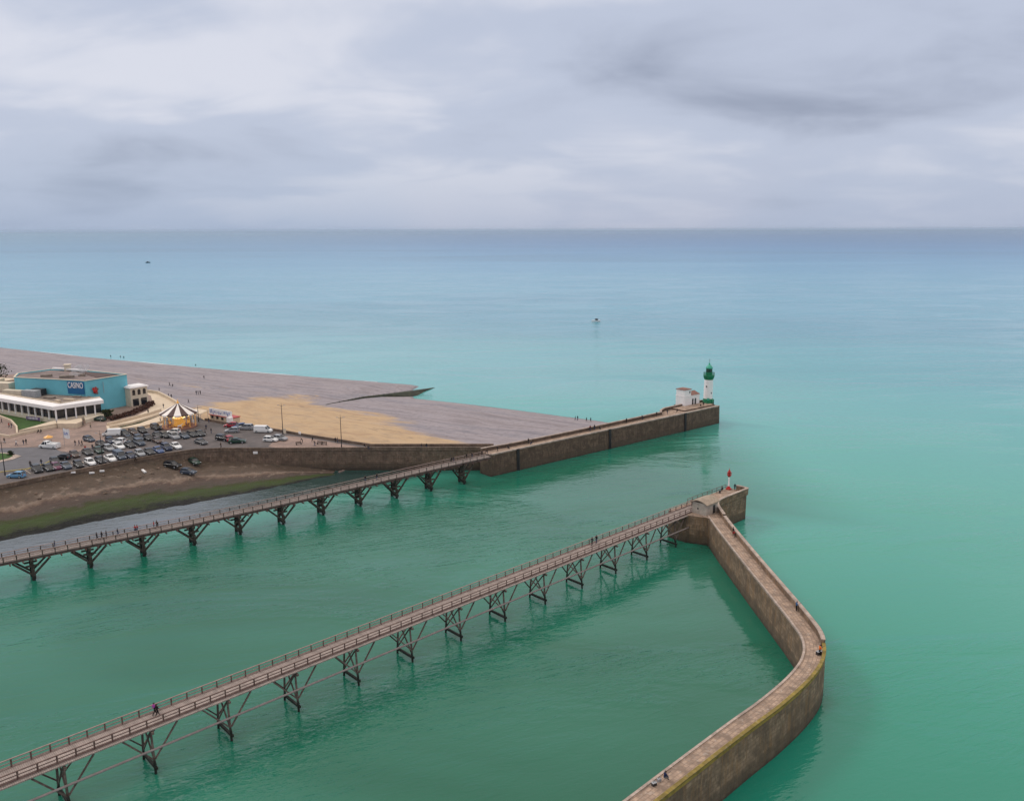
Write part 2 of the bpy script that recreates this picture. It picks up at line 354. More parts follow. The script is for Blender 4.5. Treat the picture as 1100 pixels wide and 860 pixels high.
M['skin'] = simple("skin", (.50, .30, .22), .6, .05); M['hair'] = simple("hair", (.03, .02, .015), .7)
M['yellow'] = simple("yellow_kerb_paint", (.42, .33, .08), .8)
M['lamp'] = simple("lamp_head_grey", (.25, .25, .27), .4)
M['foam'] = simple("foam", (.75, .78, .8), .9, .1)

# ------------------------------------------------------------------ mesh helpers
class MB:
    def __init__(s): s.v = []; s.f = []; s.uv = []; s.mi = []
    def face(s, pts, uvs=None, mi=0):
        i = len(s.v); s.v += [tuple(p) for p in pts]; s.f.append(tuple(range(i, i + len(pts))))
        s.uv.append(uvs or [(p[0], p[1]) for p in pts]); s.mi.append(mi)
    def quadstrip(s, A, B, uvA=None, uvB=None, mi=0):
        L = 0.
        for i in range(len(A) - 1):
            l = (Vector(A[i + 1]) - Vector(A[i])).length
            ha = (Vector(A[i]) - Vector(B[i])).length
            s.face([A[i], A[i + 1], B[i + 1], B[i]], [(L, 0), (L + l, 0), (L + l, ha), (L, ha)], mi); L += l
    def box(s, c, size, rz=0., mi=0):
        m = Matrix.Translation(Vector(c)) @ Matrix.Rotation(rz, 4, 'Z')
        x, y, z = [a / 2 for a in size]; s._box(m, x, y, z, mi)
    def _box(s, m, x, y, z, mi=0):
        P8 = [m @ Vector((a, b, c)) for c in (-z, z) for b in (-y, y) for a in (-x, x)]
        D = (2 * x, 2 * y, 2 * z)
        for q, (a, b) in (((0, 2, 3, 1), (1, 0)), ((4, 5, 7, 6), (0, 1)), ((0, 1, 5, 4), (0, 2)), ((2, 6, 7, 3), (2, 0)), ((0, 4, 6, 2), (2, 1)), ((1, 3, 7, 5), (1, 2))):
            s.face([P8[i] for i in q], [(0, 0), (D[a], 0), (D[a], D[b]), (0, D[b])], mi)
    def bar(s, p, q, w, h=None, mi=0):
        p = Vector(p); q = Vector(q); h = h or w; d = q - p
        if d.length < 1e-6: return
        m = Matrix.Translation((p + q) / 2) @ d.to_track_quat('X', 'Z').to_matrix().to_4x4()
        s._box(m, d.length / 2, w / 2, h / 2, mi)
    def tube(s, p, q, r, r2=None, n=8, mi=0, caps=True):
        p = Vector(p); q = Vector(q); r2 = r if r2 is None else r2; d = q - p
        m = d.to_track_quat('Z', 'Y').to_matrix()
        a = [p + m @ Vector((math.cos(t) * r, math.sin(t) * r, 0)) for t in [2 * math.pi * k / n for k in range(n)]]
        b = [q + m @ Vector((math.cos(t) * r2, math.sin(t) * r2, 0)) for t in [2 * math.pi * k / n for k in range(n)]]
        for k in range(n):
            j = (k + 1) % n; s.face([a[k], a[j], b[j], b[k]], None, mi)
        if caps: s.face(a[::-1], None, mi); s.face(b, None, mi)
    def lathe(s, prof, c=(0, 0, 0), n=24, mi=0):
        c = Vector(c)
        R_ = [[c + Vector((math.cos(2 * math.pi * k / n) * r, math.sin(2 * math.pi * k / n) * r, z)) for k in range(n)] for r, z in prof]
        for i in range(len(prof) - 1):
            for k in range(n):
                j = (k + 1) % n; s.face([R_[i][k], R_[i][j], R_[i + 1][j], R_[i + 1][k]], None, mi)
        s.face(R_[-1], None, mi); s.face(R_[0][::-1], None, mi)
    def prism(s, poly, z0, z1, mi=0, mtop=None, bottom=False):
        n = len(poly); ar = sum(poly[i][0] * poly[(i + 1) % n][1] - poly[(i + 1) % n][0] * poly[i][1] for i in range(n))
        if ar < 0: poly = poly[::-1]
        L = 0
        for i in range(n):
            a, b = poly[i], poly[(i + 1) % n]; l = math.dist(a[:2], b[:2])
            s.face([(a[0], a[1], z0), (b[0], b[1], z0), (b[0], b[1], z1), (a[0], a[1], z1)], [(L, z0), (L + l, z0), (L + l, z1), (L, z1)], mi); L += l
        tri = tessellate_polygon([[Vector((a[0], a[1], 0)) for a in poly]])
        for t in tri:
            q = [poly[i] for i in t]
            if (q[1][0] - q[0][0]) * (q[2][1] - q[0][1]) - (q[2][0] - q[0][0]) * (q[1][1] - q[0][1]) < 0: q = q[::-1]
            s.face([(a[0], a[1], z1) for a in q], None, mi if mtop is None else mtop)
            if bottom: s.face([(a[0], a[1], z0) for a in q[::-1]], None, mi)
    def build(s, name, mats, parent=None, smooth=False, loc=(0, 0, 0), bevel=0):
        me = bpy.data.meshes.new(name); me.from_pydata(s.v, [], s.f); me.update()
        uvl = me.uv_layers.new(name="UVMap"); k = 0
        for f in s.uv:
            for u in f: uvl.data[k].uv = u; k += 1
        if not isinstance(mats, (list, tuple)): mats = [mats]
        for m in mats: me.materials.append(m)
        for p, mi in zip(me.polygons, s.mi): p.material_index = mi
        bm = bmesh.new(); bm.from_mesh(me); bmesh.ops.remove_doubles(bm, verts=bm.verts, dist=.0005)
        if smooth:
            for f in bm.faces: f.smooth = True
            for e in bm.edges:
                if len(e.link_faces) == 2 and e.calc_face_angle(0) > R(38): e.smooth = False
        bm.to_mesh(me); bm.free()
        o = bpy.data.objects.new(name, me); C.objects.link(o); o.location = loc
        if parent: o.parent = parent
        return o

def tag(o, label, cat, group=None):
    o['label'] = label; o['category'] = cat
    if group: o['group'] = group
    return o
def structure(o): o['kind'] = 'structure'; return o
def thing(name, label, cat, loc=(0, 0, 0), rz=0., group=None):
    o = bpy.data.objects.new(name, None); C.objects.link(o); o.empty_display_size = .3
    o.location = loc; o.rotation_euler = (0, 0, rz); return tag(o, label, cat, group)
def copy_tree(o, parent=None):
    c = o.copy(); C.objects.link(c); c.parent = parent
    for ch in list(o.children): copy_tree(ch, c)
    return c
def catmull(pts, sub=6):
    pts = [Vector(p) for p in pts]; out = []
    for i in range(len(pts) - 1):
        a = pts[max(i - 1, 0)]; b = pts[i]; c = pts[i + 1]; d = pts[min(i + 2, len(pts) - 1)]
        for k in range(sub):
            t = k / sub
            out.append(.5 * ((2 * b) + (c - a) * t + (2 * a - 5 * b + 4 * c - d) * t * t + (3 * b - a - 3 * c + d) * t ** 3))
    out.append(pts[-1]); return out
def offset(path, d):
    out = []
    for i, p in enumerate(path):
        a = path[max(i - 1, 0)]; b = path[min(i + 1, len(path) - 1)]; t = (b - a).normalized()
        dd = d[i] if isinstance(d, list) else d
        out.append(Vector((p.x + t.y * dd, p.y - t.x * dd)))      # + = right hand side of travel
    return out
def z3(path, z): return [(p[0], p[1], z) for p in path]
def lerp(a, b, t): return a + (b - a) * t
def interp(x, xs, ys):
    if x <= xs[0]: return ys[0]
    for i in range(len(xs) - 1):
        if x <= xs[i + 1]: return lerp(ys[i], ys[i + 1], (x - xs[i]) / (xs[i + 1] - xs[i]))
    return ys[-1]

# ------------------------------------------------------------------ sea
SEAZ = .5
def sea():
    mb = MB(); n = 96; rings = [0, 60, 120, 240, 500, 1200, 3000, 8000, 25000, 65000]
    for i in range(len(rings) - 1):
        for k in range(n):
            a, b = 2 * math.pi * k / n, 2 * math.pi * (k + 1) / n
            r0, r1 = rings[i], rings[i + 1]
            q = [(r1 * math.cos(a), r1 * math.sin(a), 0), (r1 * math.cos(b), r1 * math.sin(b), 0), (r0 * math.cos(b), r0 * math.sin(b), 0), (r0 * math.cos(a), r0 * math.sin(a), 0)]
            mb.face(q if r0 else q[:3])
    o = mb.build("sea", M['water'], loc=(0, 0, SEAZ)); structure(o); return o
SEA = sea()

# ------------------------------------------------------------------ promenade mass (quay, car park, plaza)
Z7 = 7.0
EDGE = [(-235, 90), (-180, 147), (-128.7, 202.), (-121.3, 210.), (-108.4, 224.1), (-99, 232.6), (-92.5, 236.8), (-85, 238.0), (-68.2, 237.8), (-41.1, 238.3), (-5.5, 238.1)]
SEAWALL = [(-5.5, 241.3), (-42, 241.6), (-63.8, 253.8), (-77.9, 262.6), (-95.6, 271.2), (-104, 277)]
CURVE = [tuple(P(x, y, 7.8)[:2]) for x, y in ((196, 437), (188, 430.4), (181, 426.4), (170, 420.9), (160, 419.4), (152, 419.2))]
BACK = [(-175, 345), (-215, 352), (-300, 398), (-420, 470), (-620, 560), (-700, 300), (-500, 60)]
PROM = EDGE + SEAWALL + CURVE + BACK
mb = MB(); mb.prism(PROM, -2, Z7, 0, 1)
prom = mb.build("promenade", [M['stone3'], M['asphalt']]); structure(prom)

def sheet(name, poly, z, m, kind='structure'):
    mb = MB(); mb.prism(poly, z - .05, z, 0); o = mb.build(name, m)
    if kind: o['kind'] = kind
    return o
def pp(L, z=Z7): return [tuple(P(x, y, z)[:2]) for x, y in L]
PLAZA = pp([(-60, 485), (0, 481), (55, 479.5), (64, 484), (80, 486), (112, 476), (118, 462), (128, 455), (175, 443), (186, 447), (196, 440), (186, 431), (170, 423), (150, 421.5), (118, 412), (60, 399), (-80, 408), (-200, 440)])
sheet("plaza_paving", PLAZA, Z7 + .006, M['brick'])
ROAD = pp([(-120, 505), (0, 481.6), (54, 480), (66, 485), (62, 494), (35, 502), (0, 507), (-60, 520)])
sheet("road", ROAD, Z7 + .012, M['road'])
BRICK2 = pp([(300, 468), (318, 468.5), (388, 480.2), (300, 480.8), (288, 479.5)])
sheet("promenade_paving", BRICK2, Z7 + .006, M['brick'])

# pale pavement strip and parapet lip along the quay edge
e = [Vector(p) for p in EDGE]; ein = offset(e, -1.7)
mb = MB(); mb.quadstrip(z3(ein, 7.12), z3(offset(e, -.0), 7.12)); mb.quadstrip(z3(ein, 7.0), z3(ein, 7.12)); mb.quadstrip(z3(e, 7.12), z3(e, 6.9))
structure(mb.build("quay_pavement", M['coping']))
mb = MB(); o1, o2 = offset(e, .12), offset(e, -.28)
mb.quadstrip(z3(o1, 7.62), z3(o2, 7.62)); mb.quadstrip(z3(o1, 6.6), z3(o1, 7.62)); mb.quadstrip(z3(o2, 7.62), z3(o2, 7.1))
tag(mb.build("parapet_wall", M['stone3']), "low brown stone parapet running along the quay edge of the car park", "wall")
sw = [Vector(p) for p in [SEAWALL[0], SEAWALL[1], SEAWALL[2], SEAWALL[3], SEAWALL[4], SEAWALL[5]]]
mb = MB(); o1, o2 = offset(sw, -.25), offset(sw, .25)
mb.quadstrip(z3(o1, 7.75), z3(o2, 7.75)); mb.quadstrip(z3(o1, 7.75), z3(o1, 7)); mb.quadstrip(z3(o2, 4.), z3(o2, 7.75))
tag(mb.build("sea_wall", M['stone3']), "dark low sea wall between the car park and the yellow sand", "wall")

# ------------------------------------------------------------------ mud bank below the quay
FOOT = [(-225, 78), (-168, 130), (-117.4, 181.6), (-102.1, 193.9), (-93.4, 199.9), (-84.4, 207.0), (-64.8, 223.7), (-56.5, 232.0), (-50, 237.2)]
def bank():
    E = [Vector(p) for p in ((-235, 90), (-180, 147), (-128.7, 202.), (-108.4, 224.1), (-98, 233.2), (-90.5, 237.6), (-72, 238.0), (-60, 238.1), (-50, 238.3))]
    F = [Vector(p) for p in FOOT]; ztop = [6.4, 6.4, 6.4, 6.2, 5.6, 3.6, 2.9, 1.5, .2]
    mb = MB(); NT, NS = 8, 34; rows = []; rng = random.Random(3)
    import mathutils
    for i in range(len(E) - 1):
        for k in range(NT + (1 if i == len(E) - 2 else 0)):
            t = k / NT; a = E[i].lerp(E[i + 1], t) ; b = F[i].lerp(F[i + 1], t); zt = lerp(ztop[i], ztop[i + 1], t)
            d = (b - a).normalized(); b = b + d * 2.5; row = []
            for j in range(NS + 1):
                s = j / NS; sc = s * 1.09
                p = a.lerp(b, s)
                prof = interp(sc, [0, .08, .30, .36, .45, .62, .9, 1.0, 1.09], [1, .82, .62, .60, .50, .33, .16, 0., -.16])
                z = zt * prof if prof > 0 else 4 * prof
                nz = mathutils.noise.noise(Vector((p.x * .16, p.y * .16, 2.))) * .55 + mathutils.noise.noise(Vector((p.x * .6, p.y * .6, 5.))) * .28
                z += .45 * min(1, sc) + nz * min(1, zt / 4) * (0.1 if j == 0 else 1)
                row.append((Vector((p.x, p.y, z)), (p.x, sc)))
            rows.append(row)
    for i in range(len(rows) - 1):
        for j in range(NS):
            q = [rows[i][j], rows[i + 1][j], rows[i + 1][j + 1], rows[i][j + 1]]
            mb.face([x[0] for x in q][::-1], [x[1] for x in q][::-1])
    o = mb.build("mud_bank", M['bank'], smooth=True); return structure(o)
BANK = bank()

# ------------------------------------------------------------------ beach
SHORE = [Vector(p) for p in ((-900, 800), (-600, 660), (-430, 572), (-311.9, 506.8), (-234.2, 464), (-185, 439.5), (-141.3, 418.5), (-92, 397.5), (-47, 378.3), (-42, 374.0), (-44, 366), (-43, 352), (-41.2, 345.9), (-20, 335), (0, 323.2), (31.1, 303.2), (52, 288), (60, 270))]
def sdist(p):
    best = 1e9; sg = 1
    for i in range(len(SHORE) - 1):
        a, b = SHORE[i], SHORE[i + 1]; ab = b - a; t = max(0, min(1, (p - a).dot(ab) / ab.length_squared)); q = a + ab * t
        d = (p - q).length
        if d < best:
            best = d; sg = 1 if ab.x * (p.y - a.y) - ab.y * (p.x - a.x) < 0 else -1
    return best * sg
SANDPOLY = pp([(196, 455), (204, 441), (218, 435), (262, 428.5), (300, 424), (338, 424.5), (352, 434), (388, 438), (412, 444), (440, 453), (462, 465), (492, 476), (505, 482), (400, 486), (200, 470)], 5)
def inpoly(x, y, poly):
    c = False; n = len(poly)
    for i in range(n):
        x1, y1 = poly[i]; x2, y2 = poly[(i + 1) % n]
        if (y1 > y) != (y2 > y) and x < (x2 - x1) * (y - y1) / (y2 - y1) + x1: c = not c
    return c
def pdist(x, y, poly):
    p = Vector((x, y)); best = 1e9; n = len(poly)
    for i in range(n):
        a = Vector(poly[i]); b = Vector(poly[(i + 1) % n]); ab = b - a; t = max(0, min(1, (p - a).dot(ab) / ab.length_squared))
        best = min(best, (p - a - ab * t).length)
    return best * (1 if inpoly(x, y, poly) else -1)
JN0, JN1 = Vector((-6.3, 231.6)), Vector((75.6, 298.7)); JD = (JN1 - JN0).normalized(); JS = Vector((-JD.y, JD.x))   # long jetty: along, seaward
def beach():
    import mathutils
    mb_v = []; mb_f = []; sand = []; idx = {}
    def axis(a, b, fine0, fine1, st, co):
        out = []; x = a
        while x <= b: out.append(x); x += st if fine0 <= x <= fine1 else co
        return out
    xs = axis(-900, 62, -215, 62, 2.0, 7.0); ys = axis(238.9, 820, 238, 470, 2.0, 7.0)
    EX = [Vector(p) for p in (SEAWALL[1], SEAWALL[2])]
    def ok(x, y):
        p = Vector((x, y))
        if (p - JN0).dot(JS) < .9: return None
        d = sdist(p)
        if d < -14: return None
        return d
    for i, x in enumerate(xs):
        for j, y in enumerate(ys):
            d = ok(x, y)
            if d is None: continue
            z = d * .12 if d < 0 else 5.3 * (1 - math.exp(-d * .12 / 5.3 * 1.15))
            berm = .28 * math.exp(-((d - 14) / 5) ** 2) + .2 * math.exp(-((d - 30) / 8) ** 2)
            z += .5
            if d > 0: z += berm + mathutils.noise.noise(Vector((x * .05, y * .09, 0))) * min(.4, d * .02) + mathutils.noise.noise(Vector((x * .3, y * .3, 3))) * .07
            z = min(z, 6.2)
            idx[i, j] = len(mb_v); mb_v.append((x, y, z))
            sd = pdist(x, y, SANDPOLY); s = max(0, min(1, .5 + sd / 22))
            for px_, py_, rx, ry, am in ((-185, 372, 22, 5, .45), (-120, 345, 40, 10, .35), (-250, 385, 60, 5, .5)):
                s = max(s, am * math.exp(-((x - px_ + (y - py_)) / rx) ** 2 - ((y - py_ + .4 * (x - px_)) / ry) ** 2))
            sand.append(s)
    for i in range(len(xs) - 1):
        for j in range(len(ys) - 1):
            q = [(i, j), (i + 1, j), (i + 1, j + 1), (i, j + 1)]
            q = [idx[k] for k in q if k in idx]
            if len(q) >= 3: mb_f.append(q)
    me = bpy.data.meshes.new("beach"); me.from_pydata(mb_v, [], mb_f); me.update()
    at = me.attributes.new("sand", 'FLOAT', 'POINT'); at.data.foreach_set('value', sand)
    for p in me.polygons: p.use_smooth = True
    me.materials.append(M['beach']); o = bpy.data.objects.new("beach", me); C.objects.link(o); structure(o); return o
BEACH = beach()

def bvh(*obs):
    out = []
    for o in obs:
        bm = bmesh.new(); bm.from_mesh(o.data); out.append(BVHTree.FromBMesh(bm)); bm.free()
    return out
TREES = bvh(BEACH, BANK, prom)
def ground(px, py):
    best = None; o = Vector((0, 0, CAMH)); d = ray(px, py)
    for t in TREES:
        h = t.ray_cast(o, d, 3000)
        if h[0] is not None and (best is None or h[3] < best[1]): best = (h[0], h[3])
    return best[0] if best else P(px, py, 0)
def gz(x, y):
    z = -5
    for t in TREES:
        h = t.ray_cast(Vector((x, y, 60)), Vector((0, 0, -1)), 100)
        if h[0] is not None: z = max(z, h[0].z)
    return z

def haze():
    g = G("sea_air"); g.N.remove(g.b); o = [n for n in g.N if n.type == 'OUTPUT_MATERIAL'][0]
    v = g.n('ShaderNodeVolumePrincipled'); v.inputs['Color'].default_value = (.62, .79, 1, 1); v.inputs['Density'].default_value = 2.4e-5; v.inputs['Anisotropy'].default_value = .2
    g.L.new(v.outputs[0], o.inputs['Volume']); mb = MB(); mb.box((0, 0, 44), (134000, 134000, 96)); b = mb.build("haze", g.m); b['kind'] = 'stuff'
haze()

# thin surf line where the swell meets the shingle
mb = MB(); sf = []
for i in range(len(SHORE) - 5):
    a, b = SHORE[i], SHORE[i + 1]
    for k in range(14): sf.append(a.lerp(b, k / 14))
rng = random.Random(11); A, B = [], []
for p in sf:
    if -420 < p.x < -60:
        w = max(.0, .25 + .55 * math.sin(p.x * .09) + rng.uniform(-.2, .2)); n = Vector((.45, .89)); A.append((p.x + n.x * .2, p.y + n.y * .2, .54)); B.append((p.x + n.x * (.25 + w), p.y + n.y * (.25 + w), .54))
mb.quadstrip(A, B); o = mb.build("surf", M['foam']); o['kind'] = 'stuff'

# groyne
def groyne():
    pts = [P(350, 432.5, 4.9), P(372, 427.5, 4.6), P(390, 424, 4.2), P(415, 421.5, 3.4), P(440, 419, 2.3), P(466, 416.2, .5)]
    mb = MB(); pa = [Vector(p[:2]) for p in pts]; w = [.12, .18, .35, .6, .9, .3]
    o1 = offset(pa, [-x for x in w]); o2 = offset(pa, [x * 2.2 for x in w])
    zt = [gz(p.x, p.y) + e for p, e in zip(pa, (.15, .3, .5, .8, 1.3, .5))]; zt[-1] = .5; zt[-2] = min(zt[-2], 2.6)
    T1 = [(p.x, p.y, z) for p, z in zip(o1, zt)]; T2 = [(p.x, p.y, z) for p, z in zip(o2, zt)]
    mb.quadstrip(T1, T2); mb.quadstrip(z3(o1, -1.5), T1); mb.quadstrip(T2, z3(offset(pa, [x * 2.2 + e for x, e in zip(w, (.1, .3, .8, 2.2, 4.5, .6))]), -.6))
    mb.face([T1[-1], T2[-1], (o2[-1].x, o2[-1].y, -1.5), (o1[-1].x, o1[-1].y, -1.5)])
    root = thing("groyne", "dark weedy groyne wedge running down the shingle into the sea", "groyne", (0, 0, 0))
    mb.build("groyne_wall", M['groyne'], root)
    for i in range(15):
        t = .12 + i * .045; k = t * 5; j = min(4, int(k)); q = Vector(pts[j]).lerp(Vector(pts[j + 1]), k - j); z = lerp(zt[j], zt[j + 1], k - j)
        b = MB(); b.box((q.x + .5, q.y - .6, z - .6), (.2, .2, 1.9), .3); b.build("post", M['wood_dark'], root)
    # scour pool side: rocky weed apron
    return root
g = G("groyne_weed"); p = g.pos(); g.col(g.ramp(g.noise(p, .7, 5, .7), [(.35, (.014, .016, .012)), (.55, (.03, .034, .016)), (.75, (.07, .075, .025))])); g.rough(.8); g.bump(g.noise(p, 2, 5), .2); M['groyne'] = g.m
groyne()

# ------------------------------------------------------------------ long jetty with the lighthouse
def seg(name, mats, path, half_in, half_out, zt, zb, parent, parapet='right', ph=.9, pw=.5, batter=.4, pm=None, cop=None, dm=None):
    """masonry mole: body walls, paved top, parapet on one side with coping; separate meshes"""
    Lp = offset(path, [-a for a in half_in]); Rp = offset(path, half_out)
    Lb = offset(path, [-a - batter for a in half_in]); Rb = offset(path, [a + batter for a in half_out])
    mb = MB()
    for T, Bt, fl in ((Lp, Lb, 0), (Rp, Rb, 1)):
        L = 0
        for i in range(len(path) - 1):
            l = (path[i + 1] - path[i]).length
            q = [(Bt[i].x, Bt[i].y, zb), (Bt[i + 1].x, Bt[i + 1].y, zb), (T[i + 1].x, T[i + 1].y, zt), (T[i].x, T[i].y, zt)]; uv = [(L, zb), (L + l, zb), (L + l, zt), (L, zt)]
            if not fl: q, uv = q[::-1], uv[::-1]
            mb.face(q, uv); L += l
    for i in (0, -1): mb.face([(Lb[i].x, Lb[i].y, zb), (Rb[i].x, Rb[i].y, zb), (Rp[i].x, Rp[i].y, zt), (Lp[i].x, Lp[i].y, zt)], [(0, zb), (6, zb), (6, zt), (0, zt)])
    mb.build("masonry_wall", mats, parent)
    mb = MB(); L = 0
    for i in range(len(path) - 1):
        l = (path[i + 1] - path[i]).length; w = half_in[i] + half_out[i]
        mb.face([(Lp[i].x, Lp[i].y, zt), (Rp[i].x, Rp[i].y, zt), (Rp[i + 1].x, Rp[i + 1].y, zt), (Lp[i + 1].x, Lp[i + 1].y, zt)], [(L, 0), (L, w), (L + l, w), (L + l, 0)]); L += l
    mb.build("paving", dm or M['dstone'], parent)
    return Lp, Rp

def parapet(path, side_path, d, zt, ph, pw, mat, parent, name="parapet", topm=None):
    """d = sign: parapet lies inward from side_path by pw"""
    o = side_path; i_ = offset(side_path, d * pw); mb = MB()
    mb.quadstrip(z3(o, zt), z3(o, zt + ph)); mb.quadstrip(z3(i_, zt + ph), z3(i_, zt))
    for k in (0, -1): mb.face([(o[k].x, o[k].y, zt), (i_[k].x, i_[k].y, zt), (i_[k].x, i_[k].y, zt + ph), (o[k].x, o[k].y, zt + ph)])
    mb.build(name, mat, parent)
    mb = MB(); oo = offset(side_path, -d * .06); ii = offset(side_path, d * (pw + .06)); z0, z1 = zt + ph - .02, zt + ph + .14
    mb.quadstrip(z3(oo, z1), z3(ii, z1)); mb.quadstrip(z3(oo, z0), z3(oo, z1)); mb.quadstrip(z3(ii, z1), z3(ii, z0))
    for k in (0, -1): mb.face([(oo[k].x, oo[k].y, z0), (ii[k].x, ii[k].y, z0), (ii[k].x, ii[k].y, z1), (oo[k].x, oo[k].y, z1)])
    mb.build("coping", topm or M['coping'], parent)

def long_jetty():
    root = thing("stone_jetty", "long brown stone jetty running out from the beach to the green and white lighthouse", "jetty")
    LEN = (JN1 - JN0).length
    ss = [0, 3, 8, 20, 35, 50, 64, 78, 80, 84, 95, LEN - 1.2, LEN]
    wd = [4.6, 4.6, 4.0, 3.5, 3.4, 3.5, 3.6, 3.9, 6.0, 7.6, 8.0, 8.0, 7.2]
    path = [JN0 + JD * s for s in ss]
    Lp, Rp = seg("x", M['stone2'], path, wd, [0.] * len(ss), Z7, -2, root, batter=.35)
    # thin pale edge band on harbour side
    mb = MB(); e0 = Rp; e1 = offset(Rp, -.7)
    mb.quadstrip(z3(e1, 7.10), z3(offset(Rp, .08), 7.10)); mb.quadstrip(z3(offset(Rp, .08), 7.10), z3(offset(Rp, .08), 6.75)); mb.quadstrip(z3(e1, 7.0), z3(e1, 7.1))
    mb.build("edge_coping", M['coping'], root)
    parapet(path, Lp, 1, Z7, .95, .55, M['stone2'], root)
    # ladder recesses: dark vertical grooves with iron ladders
    for px in (553.5, 651.5, 733.0):
        q = P(px, interp(px, [526, 660, 773], [487.2, 458.2, 434.5]), 7.0); s = (Vector(q[:2]) - JN0).dot(JD)
        c = JN0 + JD * s - JS * .22; mb = MB()
        for k in (-.32, .32): a = c + JD * k; mb.bar((a.x, a.y, 7.1), (a.x - JS.x * .25, a.y - JS.y * .25, -.6), .22)
        for k in range(18):
            f = k / 18; a = c + JD * -.3 - JS * .25 * f; b = c + JD * .3 - JS * .25 * f; mb.bar((a.x, a.y, 6.8 - 7.2 * f), (b.x, b.y, 6.8 - 7.2 * f), .10)
        mb.box((c.x + JS.x * .1, c.y + JS.y * .1, 3.2), (.95, .42, 7.4), math.atan2(JD.y, JD.x)); mb.build("ladder", M['darkmetal'], root)
    # head apron up to the lighthouse (slightly raised platform)
    a = JN0 + JD * 88; pts = [a + JS * 1.5, JN1 - JD * 1.0 + JS * 1.5, JN1 - JD * 1.2 + JS * 6.9, a + JS * 7.2]
    mb = MB(); mb.prism([tuple(p) for p in pts], 7.0, 7.45, 0, 1); mb.build("head_platform", [M['stone2'], M['dstone']], root)
    return root
long_jetty()

def lighthouse():
    p = JN0 + JD * 101.0 + JS * 4.0
    p = Vector(P(760.3, 432.0, 7.45)[:2])
    root = thing("lighthouse", "white round lighthouse with green lantern and green foot at the end of the long jetty", "lighthouse", (p.x, p.y, 7.0))
    mb = MB(); mb.lathe([(1.95, 0), (1.95, .5), (1.85, .75), (1.78, 1.8), (1.7, 2.0)]); mb.build("base", M['green'], root, True)
    for k in range(3):
        a = R(-100 + 55 * k); mb = MB(); mb.box((1.9 * math.cos(a), 1.9 * math.sin(a), .8), (.6, 1.0, 1.6), a); mb.build("buttress", M['green'], root)
    mb = MB(); mb.lathe([(1.68, 1.9), (1.66, 2.5), (1.58, 9.0)], n=32); tw = mb.build("tower", M['lhwhite'], root, True)
    for (a, z) in ((R(-128), 6.6), (R(-60), 4.2)):
        mb = MB(); mb.box((1.57 * math.cos(a), 1.57 * math.sin(a), z), (.14, .42, .6), a); mb.build("window", M['glass'], tw)
    mb = MB(); mb.box((1.68 * math.cos(R(-100)), 1.68 * math.sin(R(-100)), 1.35), (.55, .9, 2.0), R(-100)); mb.build("door", M['greenlight'], root)
    mb = MB(); mb.lathe([(1.52, 8.9), (1.6, 9.3), (1.62, 9.7), (1.95, 10.3), (2.02, 10.55), (2.02, 10.7), (1.2, 10.72)], n=32); mb.build("gallery", M['green'], root, True)
    for k in range(10):
        a = 2 * math.pi * k / 10; mb = MB(); mb.bar((1.5 * math.cos(a), 1.5 * math.sin(a), 9.2), (1.95 * math.cos(a), 1.95 * math.sin(a), 10.3), .16, .3); mb.build("bracket", M['green'], root)
    mb = MB()
    for k in range(20):
        a = 2 * math.pi * k / 20; b = 2 * math.pi * (k + 1) / 20
        mb.bar((1.93 * math.cos(a), 1.93 * math.sin(a), 10.7), (1.93 * math.cos(a), 1.93 * math.sin(a), 11.7), .07)
        for z in (11.2, 11.7): mb.bar((1.93 * math.cos(a), 1.93 * math.sin(a), z), (1.93 * math.cos(b), 1.93 * math.sin(b), z), .07)
    mb.build("railing", M['green'], root)
    mb = MB(); mb.lathe([(1.18, 10.7), (1.18, 11.7)], n=24); mb.build("lantern_base", M['green'], root, True)
    mb = MB(); mb.lathe([(1.08, 11.7), (1.08, 13.2)], n=12); ln = mb.build("lantern_glass", M['glass'], root)
    mb = MB()
    for k in range(12):
        a = 2 * math.pi * k / 12; mb.bar((1.11 * math.cos(a), 1.11 * math.sin(a), 11.7), (1.11 * math.cos(a), 1.11 * math.sin(a), 13.2), .09)
    mb.build("glazing_bars", M['green'], ln)
    mb = MB(); mb.lathe([(1.3, 13.15), (1.3, 13.3), (1.12, 13.7), (.8, 14.1), (.38, 14.5), (.3, 14.6), (.3, 14.95), (.12, 15.1), (.04, 15.3)], n=24); mb.build("cupola", M['greenlight'], root, True)
    mb = MB(); mb.tube((0, 0, 15.2), (0, 0, 16.7), .05, n=6); mb.bar((-.35, 0, 16.2), (.35, 0, 16.2), .05); mb.build("weather_vane", M['darkmetal'], root)
lighthouse()

